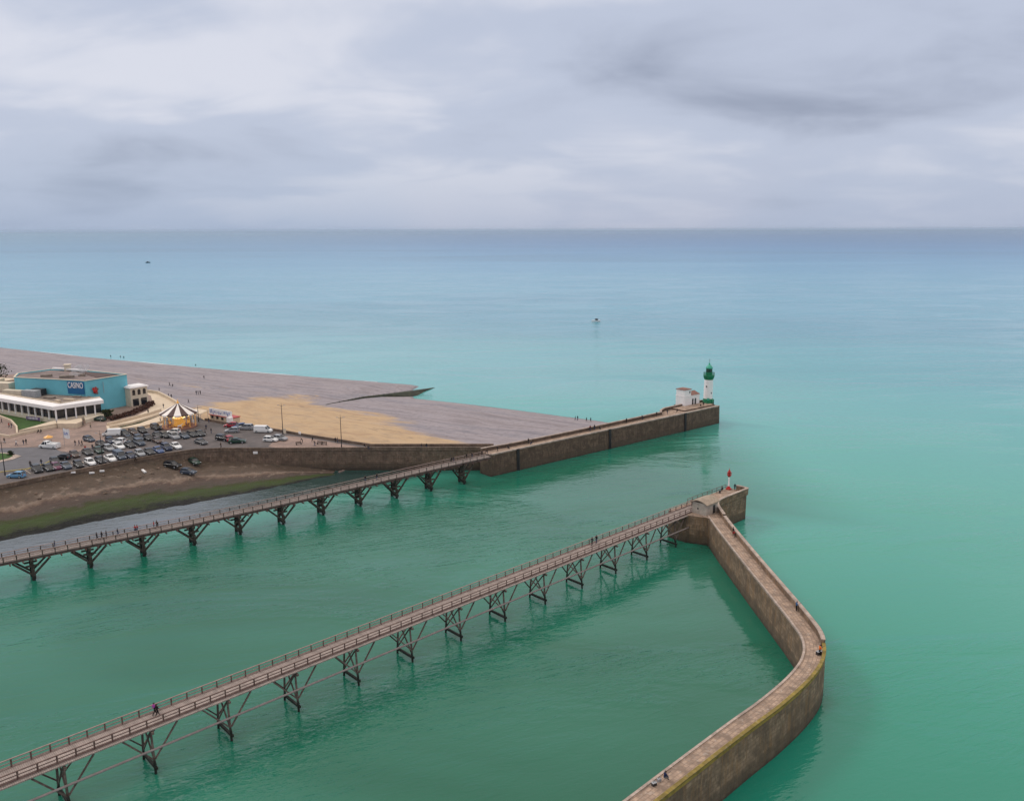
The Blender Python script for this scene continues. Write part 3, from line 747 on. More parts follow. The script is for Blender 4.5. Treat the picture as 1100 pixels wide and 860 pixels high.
def fog_house():
    az = math.atan2(JD.y, JD.x); q = P(735.0, 436.2, 7.4)
    root = thing("keeper_house", "small white two level house with red roof beside the lighthouse", "house", (q.x, q.y, 7.0), az)
    mb = MB(); mb.box((4.3, 2.0, 1.9), (8.6, 4.0, 3.8)); mb.box((4.3, 2.0, 3.84), (8.8, 4.2, .14)); w = mb.build("wall", M['lhwhite'], root)
    mb = MB(); mb.box((1.9, 2.0, 5.0), (3.7, 3.8, 2.4)); mb.build("upper_room", M['lhwhite'], root)
    mb = MB(); mb.box((1.9, 2.0, 6.27), (4.1, 4.2, .16)); mb.box((1.9, 2.0, 6.42), (2.4, 2.4, .14)); mb.build("upper_roof", M['roofred'], root)
    mb = MB(); A = [(3.85, -.15), (8.75, -.15), (8.75, 4.15), (3.85, 4.15)]
    zt = 5.1
    mb.face([(3.85, -.15, 3.92), (8.75, -.15, 3.92), (7.9, 2, zt), (3.85, 2, zt)]); mb.face([(8.75, 4.15, 3.92), (3.85, 4.15, 3.92), (3.85, 2, zt), (7.9, 2, zt)]); mb.face([(8.75, -.15, 3.92), (8.75, 4.15, 3.92), (7.9, 2, zt)])
    mb.face([(3.85, -.15, 3.92), (3.85, 2, zt), (3.85, 4.15, 3.92)]); mb.build("roof", M['roofred'], root)
    for x in (4.7, 6.2): b = MB(); b.box((x, -.03, 1.5), (.75, .1, 2.2)); b.build("window", M['glass'], root)
    b = MB(); b.box((3.8, 1.2, 5.0), (.12, .9, 1.7)); b.build("window", M['glass'], root)
    b = MB(); b.box((3.0, .07, 5.2), (.5, .12, .7)); b.build("window", M['glass'], root)
    b = MB(); b.box((4.3, 2.0, -.1), (9.4, 4.9, .9)); b.build("plinth", M['stone2'], root)
fog_house()

# ------------------------------------------------------------------ near jetty (bent masonry mole) with its head
NC = catmull([(45.5, 184), (45.5, 177), (45.6, 168), (46.2, 150), (46.8, 136), (47.1, 127.5), (46.9, 121), (45.0, 115.2), (41.2, 109.6), (35, 102.9), (28, 96.3), (12.9, 81.6), (-10, 59)], 7)
BD = Vector((.725, .689)); BN = Vector((.689, -.725))       # near footbridge: along, right hand side
HUTA = Vector((41.0, 181.3))
def near_jetty():
    root = thing("stone_mole", "bent stone mole in the foreground curving round the basin with a mossy yellow edge", "jetty")
    n = len(NC)
    Lp, Rp = offset(NC, 1.6), offset(NC, -1.6)
    hi = [1.6] * n; ho = [1.6] * n
    # travel runs towards the camera: right hand side (+) is the basin (west) side, left is the sea side
    seg("x", M['stone'], NC, ho, hi, Z7, -2, root, batter=.1)
    basin = offset(NC, 1.6); sea_ = offset(NC, -1.6)
    k0 = next(i for i, p in enumerate(NC) if p.y < 120); kh = next(i for i, p in enumerate(NC) if p.y < 177)
    parapet(NC, sea_[kh:k0 + 1], 1, Z7, 1.05, .55, M['stone'], root)
    parapet(NC, sea_[k0:], 1, Z7, .5, .4, M['stone_moss'], root, "mossy_parapet", M['moss'])
    mb = MB(); i_ = offset(basin, -.28); oo = offset(basin, .08)
    mb.quadstrip(z3(oo, 7.12), z3(i_, 7.12)); mb.quadstrip(z3(oo, 6.8), z3(oo, 7.12)); mb.quadstrip(z3(i_, 7.12), z3(i_, 7.0)); mb.build("edge_coping", M['coping'], root)
    # head: continues the line of the footbridge
    H0 = HUTA - BD * 2.5 - BN * 4.6
    def W(a, b): q = HUTA + BD * a + BN * b; return (q.x, q.y)
    stub = [W(-2.5, -4.9), W(21.0, -4.9), W(22.3, -3.8), W(22.3, .2), W(21.3, .9), (49.1, 187.8), (47.8, 185.6), (47.35, 182), (47.3, 176.5), (44.05, 176.5), (43.6, 177.8), W(-2.5, 0)]
    mb = MB(); mb.prism(stub, -2, 6.99, 0, 1); mb.build("jetty_head", [M['stone'], M['dstone']], root)
    ps = [Vector((47.2, 176.8)), Vector((47.25, 179.5)), Vector((47.3, 182.5)), Vector((47.75, 185.2)), Vector((49.0, 187.5)), Vector(W(14, .9)), Vector(W(21.3, .9)), Vector(W(22.3, .2)), Vector(W(22.3, -2.4))]
    ps = catmull(ps, 4); mb = MB(); a, b = offset(ps, .05), offset(ps, -.5)
    mb.quadstrip(z3(a, 8.1), z3(b, 8.1)); mb.quadstrip(z3(a, 6.5), z3(a, 8.1)); mb.quadstrip(z3(b, 8.1), z3(b, 7)); mb.face([(a[-1].x, a[-1].y, 6.8), (b[-1].x, b[-1].y, 6.8), (b[-1].x, b[-1].y, 8.1), (a[-1].x, a[-1].y, 8.1)])
    mb.build("head_parapet", M['stone'], root)
    mb = MB(); a, b = offset(ps, .12), offset(ps, -.57); mb.quadstrip(z3(a, 8.22), z3(b, 8.22)); mb.quadstrip(z3(a, 8.08), z3(a, 8.22)); mb.quadstrip(z3(b, 8.22), z3(b, 8.08)); mb.build("head_coping", M['coping'], root)
    mb = MB(); q = [W(4.6, -4.7), W(21, -4.7)]
    for k in range(9):
        t = k / 8; x, y = lerp(q[0][0], q[1][0], t), lerp(q[0][1], q[1][1], t); mb.bar((x, y, 7), (x, y, 8.05), .1)
    for z in (7.5, 8.05): mb.bar((*q[0], z), (*q[1], z), .09)
    mb.build("head_railing", M['rail_dark'], root)
    for a_, b_ in ((13, -.2), (17, -3.9)):
        x, y = W(a_, b_); mb = MB(); mb.lathe([(.32, 0), (.24, .12), (.2, .4), (.36, .5), (.36, .6)], (x, y, 7.0), 12); mb.build("mooring_bollard", M['darkmetal'], root, True)
g = G("mossy_masonry"); p = g.pos(); g.col(g.ramp(g.noise(p, .9, 5, .7), [(.3, (.11, .08, .025)), (.5, (.27, .19, .03)), (.7, (.34, .25, .06))])); g.rough(.9); g.bump(g.noise(p, 3, 4), .06); M['stone_moss'] = g.m
near_jetty()

def hut():
    az = math.atan2(BD.y, BD.x)
    root = thing("concrete_hut", "squat pale concrete hut with shallow arched roof where the footbridge meets the mole", "hut", (HUTA.x, HUTA.y, 6.3), az)
    # local x along bridge, local y = -BN
    mb = MB(); mb.box((2.3, -1.6, 1.7), (4.6, 3.7, 3.4)); mb.build("wall", M['concrete'], root)
    mb = MB(); mb.box((2.3, -1.6, -.4), (4.9, 4.0, 1.0)); mb.build("plinth", M['stone'], root)
    mb = MB(); n = 8; prof = []
    for k in range(n + 1):
        t = k / n; prof.append((lerp(.65, -3.85, t), 3.35 + .75 * math.sin(math.pi * t)))
    A = [(-.35, y, z) for y, z in prof]; B = [(4.95, y, z) for y, z in prof]; A2 = [(-.35, y, z - .22) for y, z in prof]; B2 = [(4.95, y, z - .22) for y, z in prof]
    mb.quadstrip(B, A); mb.quadstrip(A, A2); mb.quadstrip(B2, B); mb.quadstrip(A2, B2)
    mb.face([A[0], A2[0], B2[0], B[0]]); mb.face([B[-1], B2[-1], A2[-1], A[-1]]); mb.build("roof", M['hutwarm'], root)
    mb = MB(); mb.tube((-.08, -1.3, 2.0), (.05, -1.3, 2.0), .2, n=12); mb.build("porthole", M['glass'], root)
    mb = MB(); mb.box((3.2, -3.46, 1.7), (.9, .08, 1.9)); mb.build("door", M['darkmetal'], root)
hut()

def beacon():
    q = P(782.6, 525.2, 7.0)
    root = thing("harbour_beacon", "slim white harbour light mast with red lantern on the head of the near mole", "beacon", (q.x, q.y, 7.0))
    mb = MB(); mb.lathe([(.7, 0), (.7, .3), (.42, .4), (.32, .8)], n=16); mb.build("base", M['red'], root, True)
    mb = MB(); mb.tube((0, 0, .8), (0, 0, 3.5), .2, .17, n=12); mb.build("mast", M['lhwhite'], root, True)
    mb = MB(); mb.lathe([(.16, 3.1), (.5, 3.55), (.55, 3.65), (.28, 3.7), (.26, 4.3), (.34, 4.4), (.24, 4.75), (.06, 5.1)], n=16); mb.build("lantern", M['red'], root, True)
    mb = MB()
    for k in range(10):
        a, b = [2 * math.pi * (k + j) / 10 for j in (0, 1)]
        mb.bar((.52 * math.cos(a), .52 * math.sin(a), 3.65), (.52 * math.cos(a), .52 * math.sin(a), 4.3), .07); mb.bar((.52 * math.cos(a), .52 * math.sin(a), 4.3), (.52 * math.cos(b), .52 * math.sin(b), 4.3), .07)
    mb.build("gallery_rail", M['red'], root); mb = MB(); mb.tube((0, 0, 4.9), (0, 0, 5.5), .04, n=6); mb.build("rod", M['red'], root)
beacon()

# ------------------------------------------------------------------ trestle footbridges
def trestle(parent, name, c, d, n, zdeck, half, mat, matd, st=.28, reach=3.4, cap=True, splay=.3, braces='near'):
    """one bent: two posts, cap, low tie, X brace, fore and aft struts. c centre 2d"""
    t = bpy.data.objects.new(name, None); C.objects.link(t); t.parent = parent; t.location = (c.x, c.y, 0)
    def w(a, b, z): return (d.x * a + n.x * b, d.y * a + n.y * b, z)
    zt = zdeck - .55
    for s in (-1, 1):
        mb = MB(); mb.tube(w(0, s * (half + splay), -2), w(0, s * half * .92, zt), st * .62, st * .5, n=8); mb.build("post", mat, t, True)
        for e in (-1, 1):
            mb = MB(); mb.bar(w(e * .1, s * (half + splay * .6), 2.6 if braces == 'near' else 1.7), w(e * reach, s * half * .92, zt), st * .62); mb.build("strut", mat, t)
    mb = MB(); mb.bar(w(0, -half - .7, zt + .02), w(0, half + .7, zt + .02), st, st * 1.1); mb.build("cap_beam", mat, t)
    for z, ss in ((1.25, 1.25), (2.7, .9)):
        if braces == 'far' or z < 2: mb = MB(); mb.bar(w(.12, -half - .55, z), w(.12, half + .55, z), st * .8 * ss, st * ss); mb.build("tie_beam", matd if z < 2 else mat, t)
    mb = MB(); mb.bar(w(-.15, -half - .2, 1.6), w(-.15, half * .9, zt - .3), st * .6); mb.build("cross_brace", mat, t)
    mb = MB(); mb.bar(w(.15, half + .2, 1.6), w(.15, -half * .9, zt - .3), st * .6); mb.build("cross_brace", mat, t)
    if braces == 'far':
        for s in (-1, 1):
            mb = MB(); mb.bar(w(-1.2, s * half, 3.6), w(1.2, s * half, 3.6), st * .6); mb.build("waling", mat, t)
    return t

def railing(parent, path, zdeck, sp, mat, matp, hgt=1.1, infill=False, name="railing"):
    Z = zdeck if isinstance(zdeck, list) else [zdeck] * len(path)
    L = [0]
    for i in range(len(path) - 1): L.append(L[-1] + (path[i + 1] - path[i]).length)
    def at(s):
        for i in range(len(path) - 1):
            if s <= L[i + 1] or i == len(path) - 2:
                t = (s - L[i]) / (L[i + 1] - L[i]); p = path[i].lerp(path[i + 1], t); return (p.x, p.y, lerp(Z[i], Z[i + 1], t))
    mb = MB()
    for i in range(len(path) - 1):
        for z, w, h in ((hgt, .16, .10), (.62, .06, .11), (.22, .05, .09), (.05, .14, .12)):
            mb.bar((path[i].x, path[i].y, Z[i] + z), (path[i + 1].x, path[i + 1].y, Z[i + 1] + z), w, h)
    r = mb.build(name, mat, parent); n = int(L[-1] / sp)
    proto = MB(); proto.box((0, 0, hgt / 2 - .15), (.15, .15, hgt + .22)); po = proto.build("rail_post", matp, r, loc=at(0))
    for k in range(1, n + 1):
        c = po.copy(); C.objects.link(c); c.parent = r; c.location = at(k * L[-1] / n)
    return r

def near_bridge():
    root = thing("timber_footbridge", "straight pinkish timber footbridge in the foreground with a pipe below its rail", "footbridge")
    A = Vector((-61.0, 89.1)); B = Vector((41.8, 186.8)); d = (B - A).normalized(); n = Vector((d.y, -d.x))
    far0 = A - d * 16; far1 = B + d * .3; wd = 3.15
    zt = 7.0
    c0 = far0 + n * wd / 2; c1 = far1 + n * wd / 2; Lt = (c1 - c0).length
    mb = MB(); q0, q1 = far0 - n * .15, far1 - n * .15; q2, q3 = far1 + n * (wd + .15), far0 + n * (wd + .15)
    mb.face([(q0.x, q0.y, zt), (q3.x, q3.y, zt), (q2.x, q2.y, zt), (q1.x, q1.y, zt)], [(0, 0), (0, wd), (Lt, wd), (Lt, 0)])
    mb.face([(q0.x, q0.y, zt - .1), (q1.x, q1.y, zt - .1), (q2.x, q2.y, zt - .1), (q3.x, q3.y, zt - .1)])
    mb.quadstrip([(q0.x, q0.y, zt), (q1.x, q1.y, zt)], [(q0.x, q0.y, zt - .1), (q1.x, q1.y, zt - .1)]); mb.quadstrip([(q3.x, q3.y, zt - .1), (q2.x, q2.y, zt - .1)], [(q3.x, q3.y, zt), (q2.x, q2.y, zt)])
    mb.build("deck", M['plank'], root)
    for b in (.35, wd / 2, wd - .35):
        mb = MB(); a_, e_ = far0 + n * b, far1 + n * b; mb.bar((a_.x, a_.y, zt - .32), (e_.x, e_.y, zt - .32), .24, .42); mb.build("girder", M['rail_dark'], root)
    # outer timber kerb running outside the near rail
    mb = MB(); a_, e_ = far0 + n * (wd + .42), far1 + n * (wd + .42); mb.bar((a_.x, a_.y, zt - .12), (e_.x, e_.y, zt - .12), .42, .16); mb.build("outer_walk_beam", M['plank'], root)
    railing(root, [far0 + n * .0, far1], zt, 2.12, M['rail'], M['rail_dark']); railing(root, [far0 + n * wd, far1 + n * wd - d * .8], zt, 2.12, M['rail_dark'], M['rail_dark'])
    F = [(-55.6, 91.0), (-47.4, 98.4), (-39.7, 105.9), (-32.3, 113.2), (-24.8, 120.2), (-17.3, 127.2), (-9.8, 134.2), (-2.3, 141.3), (5.2, 148.6), (12.7, 156.0), (20.2, 163.3), (27.8, 170.5), (35.4, 177.7)]
    ss = [(Vector(p) - c0).dot(d) for p in F]; s0, s1 = ss[1], ss[12]; step = (s1 - s0) / 11
    for k in range(-2, 12):
        c = c0 + d * (s0 + k * step); trestle(root, "trestle", c, d, n, zt, 1.75, M['wood'], M['wood_dark'], .30, 3.5, splay=.55)
    mb = MB(); a_ = c0 + n * 2.35; e_ = c1 + n * 2.35 + d * 1.0; mb.tube((a_.x, a_.y, 4.15), (e_.x, e_.y, 4.15), .16, n=8); mb.build("water_pipe", M['pipe'], root, True)
    k = 0
    while k < Lt:   # joists showing under the edge
        k += 2.12
    return d, n
near_bridge()

FARZ = [5.5, 5.5, 5.5, 5.5, 5.6, 5.75, 6.35, 6.95]
FARB = [Vector(P(x, y, z + 1.15)[:2]) for (x, y), z in zip(((0, 594), (200, 554.6), (300, 533.2), (380, 515.3), (460, 497.3), (521.5, 484.2)), FARZ[2:])]
_fd = (FARB[1] - FARB[0]).normalized(); FARB = [FARB[0] - _fd * 115, FARB[0] - _fd * 40] + FARB
def v3(p, z): return Vector((p.x, p.y, z))
def far_bridge():
    root = thing("timber_walkway", "long dark timber walkway on black trestles leading from the left to the long jetty", "footbridge")
    ctr = offset(FARB, 1.4); wd = 2.9; Z = FARZ
    l, r_ = offset(ctr, -wd / 2), offset(ctr, wd / 2); mb = MB(); L = 0
    for i in range(len(ctr) - 1):
        s = (ctr[i + 1] - ctr[i]).length
        mb.face([v3(l[i], Z[i]), v3(r_[i], Z[i]), v3(r_[i + 1], Z[i + 1]), v3(l[i + 1], Z[i + 1])], [(L, 0), (L, wd), (L + s, wd), (L + s, 0)])
        mb.face([v3(l[i], Z[i] - .12), v3(l[i + 1], Z[i + 1] - .12), v3(r_[i + 1], Z[i + 1] - .12), v3(r_[i], Z[i] - .12)])
        for q in (l, r_): mb.face([v3(q[i], Z[i]), v3(q[i + 1], Z[i + 1]), v3(q[i + 1], Z[i + 1] - .12), v3(q[i], Z[i] - .12)])
        L += s
    mb.build("deck", M['plank2'], root)
    for b in (-1.15, 0, 1.15):
        q = offset(ctr, b); mb = MB()
        for i in range(len(q) - 1): mb.bar(v3(q[i], Z[i] - .38), v3(q[i + 1], Z[i + 1] - .38), .26, .5)
        mb.build("girder", M['rail_dark'], root)
    railing(root, l, Z, 2.3, M['rail'], M['wood_dark']); railing(root, r_, Z, 2.3, M['rail'], M['wood_dark'])
    # joist ends poking out below the deck
    acc = [0]
    for i in range(len(ctr) - 1): acc.append(acc[-1] + (ctr[i + 1] - ctr[i]).length)
    def at(s):
        for i in range(len(ctr) - 1):
            if s <= acc[i + 1] or i == len(ctr) - 2: t = (s - acc[i]) / (acc[i + 1] - acc[i]); return ctr[i].lerp(ctr[i + 1], t), (ctr[i + 1] - ctr[i]).normalized(), lerp(Z[i], Z[i + 1], t)
    s = acc[-1] - 1.5; k = 0
    while s > acc[1] - 8 and k < 95:
        c, d, zt = at(s); n = Vector((d.y, -d.x)); mb = MB(); a = c + n * 2.0; b = c - n * 2.0; mb.bar((a.x, a.y, zt - .72), (b.x, b.y, zt - .72), .22, .26); mb.build("joist", M['rail_dark'], root); s -= 2.3; k += 1
    F = [(-96.0, 158.0), (-14.6, 226.2)]
    def par(p):
        best = (1e9, 0)
        for i in range(len(ctr) - 1):
            ab = ctr[i + 1] - ctr[i]; t = max(0, min(1, (Vector(p) - ctr[i]).dot(ab) / ab.length_squared)); q = ctr[i] + ab * t
            if (q - Vector(p)).length < best[0]: best = ((q - Vector(p)).length, acc[i] + t * ab.length)
        return best[1]
    s0, s1 = par(F[0]), par(F[1]); st = (s1 - s0) / 10
    for k in range(-3, 11):
        c, d, zt = at(s0 + k * st); trestle(root, "trestle", c, d, Vector((d.y, -d.x)), zt - .2, 1.2, M['wood_dark'], M['wood_dark'], .56, 3.4, splay=.3, braces='far')
far_bridge()
print("base built")
#PART2
# ------------------------------------------------------------------ casino
def wallpath(name, path, z0, z1, th, mats, label=None, cat="wall", parent=None):
    p = [Vector(q[:2]) for q in path]; a, b = offset(p, th / 2), offset(p, -th / 2); mb = MB()
    mb.quadstrip(z3(a, z1), z3(b, z1)); mb.quadstrip(z3(a, z0), z3(a, z1)); mb.quadstrip(z3(b, z1), z3(b, z0))
    for k in (0, -1): mb.face([(a[k].x, a[k].y, z0), (b[k].x, b[k].y, z0), (b[k].x, b[k].y, z1), (a[k].x, a[k].y, z1)])
    o = mb.build(name, mats, parent)
    if label: tag(o, label, cat)
    return o
def poly2(L): return [tuple(p[:2]) for p in L]

def inset(poly, d):
    n = len(poly); c = sum((Vector(p) for p in poly), Vector((0, 0))) / n; out = []
    ar = sum(poly[i][0] * poly[(i + 1) % n][1] - poly[(i + 1) % n][0] * poly[i][1] for i in range(n)); sg = 1 if ar > 0 else -1
    for i in range(n):
        p0, p1, p2 = Vector(poly[i - 1]), Vector(poly[i]), Vector(poly[(i + 1) % n])
        a = (p1 - p0).normalized(); b = (p2 - p1).normalized(); na = Vector((-a.y, a.x)) * sg; nb = Vector((-b.y, b.x)) * sg
        m = (na + nb).normalized(); k = d / max(.35, m.dot(na)); out.append(tuple(p1 + m * k))
    return out

def casino():
    root = thing("casino_building", "turquoise walled casino with a white glazed restaurant wing and a CASINO sign", "building")
    ZM, ZW, ZB = 18.5, 13.0, 8.0        # main roof, wing roof, terrace
    A, B, Cc = Vector(P(15, 405, ZM)[:2]), Vector(P(91, 409, ZM)[:2]), Vector(P(136, 402, ZM)[:2])
    D, E_, F_ = [Vector(P(x, y, ZM)[:2]) for x, y in ((90, 397.4), (54, 396.3), (19, 400.8))]
    poly = [tuple(A), tuple(B), tuple(Cc), tuple(D), tuple(E_), tuple(F_)]
    mb = MB(); mb.prism(poly, 4, 17.5); mb.build("main_wall", M['turq'], root)
    inn = inset(poly, .35); mb = MB(); n = len(poly)
    for i in range(n):
        a, b, c, d = poly[i], poly[(i + 1) % n], inn[(i + 1) % n], inn[i]
        mb.face([(*a, 18.5), (*b, 18.5), (*c, 18.5), (*d, 18.5)]); mb.face([(*a, 17.5), (*b, 17.5), (*b, 18.5), (*a, 18.5)]); mb.face([(*c, 17.5), (*d, 17.5), (*d, 18.5), (*c, 18.5)])
    mb.build("roof_parapet", M['turq'], root)
    mb = MB(); mb.prism(inset(poly, .3), 17.4, 18.1); rf = mb.build("roof", M['brownroof'], root)
    cap = MB(); 
    for i in range(n):
        a, b = poly[i], poly[(i + 1) % n]; cap.bar((*a, 18.55), (*b, 18.55), .55, .14)
    cap.build("parapet_cap", M['creamwall'], root)
    q = P(115, 402, 18.3); mb = MB(); s = [P(84, 399.3, 18.2), P(130, 401.6, 18.2), P(104, 405.3, 18.2)]; mb.prism(poly2(s), 18.0, 18.25); mb.build("roof_recess", M['brownstripe'], rf)
    q = P(73, 398.3, 18.0); mb = MB(); mb.box((q.x, q.y, 19.0), (2.0, 2.0, 2.6), .3); mb.box((q.x, q.y, 20.4), (2.5, 2.5, .3), .3); ch = mb.build("chimney", M['creamwall'], rf)
    mb = MB(); a, b = P(57, 395.6, 18.7), P(93, 398.2, 18.7); mb.bar((a.x, a.y, 18.8), (b.x, b.y, 18.8), .9, .5); mb.build("white_roof_edge", M['white'], rf)
    for x, y, w in ((50, 404.5, 3.5), (72, 405.5, 4.5), (88, 404, 2.2)):
        q = P(x, y, 18.1); mb = MB(); mb.box((q.x, q.y, 18.5), (w, w * .5, .9), .2); mb.build("roof_vent", M['roofgrey'], rf)
    # sign on the long facade
    u = (B - A).normalized(); nn = Vector((u.y, -u.x)); s0 = (Vector(P(67.5, 409, 18.2)[:2]) - A).dot(u); s1 = (Vector(P(88.3, 411, 18.2)[:2]) - A).dot(u)
    s1 = min(s1, (B - A).length - .4); s0 = s1 - 7.0
    c = A + u * (s0 + s1) / 2 + nn * .16; az = math.atan2(u.y, u.x)
    sg = MB(); sg.box((c.x, c.y, 15.9), (s1 - s0, .25, 4.4), az); sgo = sg.build("sign_board", M['signblue'], root)
    cu = bpy.data.curves.new("casino_letters", 'FONT'); cu.body = "CASINO"; cu.size = 2.9; cu.extrude = .05; cu.offset = .02; cu.align_x = 'CENTER'; cu.align_y = 'CENTER'
    to = bpy.data.objects.new("tmp", cu); C.objects.link(to); bpy.context.view_layer.update()
    me = bpy.data.meshes.new_from_object(to.evaluated_get(bpy.context.evaluated_depsgraph_get())); bpy.data.objects.remove(to)
    lw = max(v.co.x for v in me.vertices) - min(v.co.x for v in me.vertices); k = (s1 - s0 - .6) / lw
    for v in me.vertices: v.co.x *= k
    me.materials.clear(); me.materials.append(M['lhwhite']); lo = bpy.data.objects.new("sign_letters", me); C.objects.link(lo)
    cc = c + nn * .2; lo.matrix_world = Matrix.Translation((cc.x, cc.y, 16.7)) @ Matrix.Rotation(az, 4, 'Z') @ Matrix.Rotation(R(90), 4, 'X'); lo.parent = sgo
    # red emblem on the right facade
    u2 = (Cc - B).normalized(); n2 = Vector((u2.y, -u2.x)); e = B + u2 * 3.2 + n2 * .5; mb = MB()
    mb.lathe([(.1, -.25), (1.1, -.15), (1.25, 0), (.9, .25), (.1, .3)], n=14)
    em = mb.build("red_emblem", M['red'], root, True); em.scale = (.7, .7, .7); em.matrix_world = Matrix.Translation((e.x, e.y, 14.4)) @ Matrix.Rotation(math.atan2(u2.y, u2.x), 4, 'Z') @ Matrix.Rotation(R(90), 4, 'X') @ Matrix.Diagonal((.68, .68, .68, 1))
    for k, (dx, dz, r_) in enumerate(((-1.0, 1.3, .75), (1.1, .9, .7), (.3, 1.7, .6), (.8, -1.1, .65))):
        mb = MB(); mb.lathe([(.05, -.1), (r_, 0), (.05, .15)], n=12); em2 = mb.build("emblem_petal", M['roofred'] if k % 2 else M['red'], em, True); em2.location = (dx, dz, .1)
    q = e + u2 * 3.1; mb = MB(); mb.bar((q.x, q.y, 13.2), (q.x, q.y, 17.2), .12); mb.build("wall_bracket", M['grey'], root)
    # glazed wing
    K, Rr = Vector(P(61, 452, ZB)[:2]), Vector(P(111.5, 444.3, ZB)[:2]); ul = (Vector(P(0, 441, ZB)[:2]) - K).normalized(); print('K', K, Rr, ul, A, B, Cc); L2 = K + ul * 60
    wing = [tuple(K), tuple(Rr), tuple(Rr + Vector((-3, 3))), tuple(B + Vector((.3, .9))), tuple(A + Vector((0, .9))), tuple(A + Vector((-8, 20))), tuple(L2 + Vector((14, 24))), tuple(L2)]
    mb = MB(); mb.prism(inset(wing, .5), 7, 12.2); mb.build("wing_glazing", M['glass'], root)
    mb = MB(); mb.prism(wing, 12.6, 12.95); mb.build("wing_roof", M['roofgrey'], root)
    ur = (Rr - K).normalized()
    def face(p0, u, L, tag_):
        n_ = Vector((u.y, -u.x)) if tag_ == 'r' else Vector((-u.y, u.x))
        mb = MB(); a0, a1 = p0 - (u * .0), p0 + u * L; o = n_ * .9
        # sloped white canopy fascia
        T0, T1 = a0 - n_ * 1.6, a1 - n_ * 1.6; F0, F1 = a0 + o, a1 + o
        return a0, a1, n_
    al = (L2 - K).length; ar_ = (Rr - K).length
    nl = Vector((ul.y, -ul.x)) * -1; nr = Vector((ur.y, -ur.x))
    if nl.y > 0: nl = -nl
    # mitred canopy ring
    cpath = [L2, K, Rr]; outp = offset(cpath, 1.0); inp = offset(cpath, -1.8)
    if (outp[1] - K).dot(Vector((0, -1))) < 0: outp, inp = offset(cpath, -1.0), offset(cpath, 1.8)
    mb = MB(); mb.quadstrip(z3(inp, 13.5), z3(outp, 13.0)); mb.quadstrip(z3(outp, 13.0), z3(outp, 11.8)); mb.quadstrip(z3(outp, 11.8), z3(cpath, 11.8)); mb.quadstrip(z3(inp, 12.9), z3(inp, 13.5))
    for k in (0, -1): mb.face([(inp[k].x, inp[k].y, 13.5), (outp[k].x, outp[k].y, 13.0), (outp[k].x, outp[k].y, 11.8), (inp[k].x, inp[k].y, 11.8)])
    mb.build("white_canopy", M['lhwhite'], root)
    inp2 = offset(cpath, -2.3) if (inp[1] - K).dot(offset(cpath, -1)[1] - K) > 0 else offset(cpath, 2.3)
    mb = MB(); mb.quadstrip(z3(inp2, 13.8), z3(inp, 13.8)); mb.quadstrip(z3(inp, 13.8), z3(inp, 13.4)); mb.quadstrip(z3(inp2, 12.9), z3(inp2, 13.8)); mb.build("roof_kerb", M['cream'], root)
    for u, Lm, sp_, s_ in ((ul, al, 3.9, 0), (ur, ar_, 3.1, 1)):
        k = 0
        while k * sp_ < Lm:
            p = K + u * (k * sp_) ; p = p + (Vector((0, -1)) * .05)
            mb = MB(); mb.box((p.x, p.y, 10.0), (.42, .42, 4.0), math.atan2(u.y, u.x)); mb.build("column", M['lhwhite'], root); k += 1
    mb = MB(); base = [L2, K, Rr]; ob = offset(base, 0.15); ib = offset(base, -.4)
    mb.quadstrip(z3(ob, 7), z3(ob, 8.6)); mb.quadstrip(z3(ob, 8.6), z3(ib, 8.6)); mb.quadstrip(z3(ib, 8.6), z3(ib, 7)); mb.build("sill_wall", M['creamwall'], root)
    # stuff on the wing roof
    for x, y, sx, sy, h, m_ in ((34, 426, 6.0, 2.4, 2.4, 'grey'), (42, 424, 4.5, 2.4, 2.3, 'darkmetal'), (53, 427.5, 4, 1.6, .5, 'roofgrey'), (74, 429.5, 4.2, 1.0, .5, 'cream'), (62, 431.5, 1.5, 1.2, .7, 'cream'), (83, 426.5, 3, 1, .5, 'roofgrey'), (15, 423, 8, 2.2, 1.5, 'creamwall'), (4, 419, 8, 3, 3.0, 'creamwall'), (-14, 416, 12, 5, 3.4, 'cream')):
        q = P(x, y, 13); mb = MB(); mb.box((q.x, q.y, 12.95 + h / 2), (sx, sy, h), R(-15)); mb.build("roof_box", M[m_], root)
    return root
casino()

def annex():
    q = P(146.5, 434.5, 7); az = R(52)
    root = thing("seaside_annex", "cream two storey annex with arched openings on the beach side of the casino", "building", (q.x, q.y, 7.0), az)
    mb = MB(); mb.box((0, 0, 3.4), (6.5, 5.5, 6.8)); w = mb.build("wall", M['creamwall'], root)
    mb = MB(); mb.box((0, 0, 6.95), (7.3, 6.3, .35)); mb.box((0, 0, 7.25), (6.0, 5.0, .3)); mb.build("roof", M['lhwhite'], root)
    for s in (-1, 1):
        for k in range(3):
            mb = MB(); x = -2 + 2 * k; mb.box((x, s * 2.76, 4.9), (1.1, .12, 1.5)); mb.tube((x, s * 2.70, 5.65), (x, s * 2.82, 5.65), .55, n=12); mb.build("window", M['glass'], w)
    for k in range(2):
        mb = MB(); mb.box((3.26, -1.2 + 2.4 * k, 4.9), (.12, 1.3, 1.5)); mb.build("window", M['glass'], w)
    for s, x in ((-1, -1.5), (-1, 1.6)): mb = MB(); mb.box((x, s * 2.78, 1.5), (2.2, .14, 2.6)); mb.build("opening", M['glass'], w)
annex()

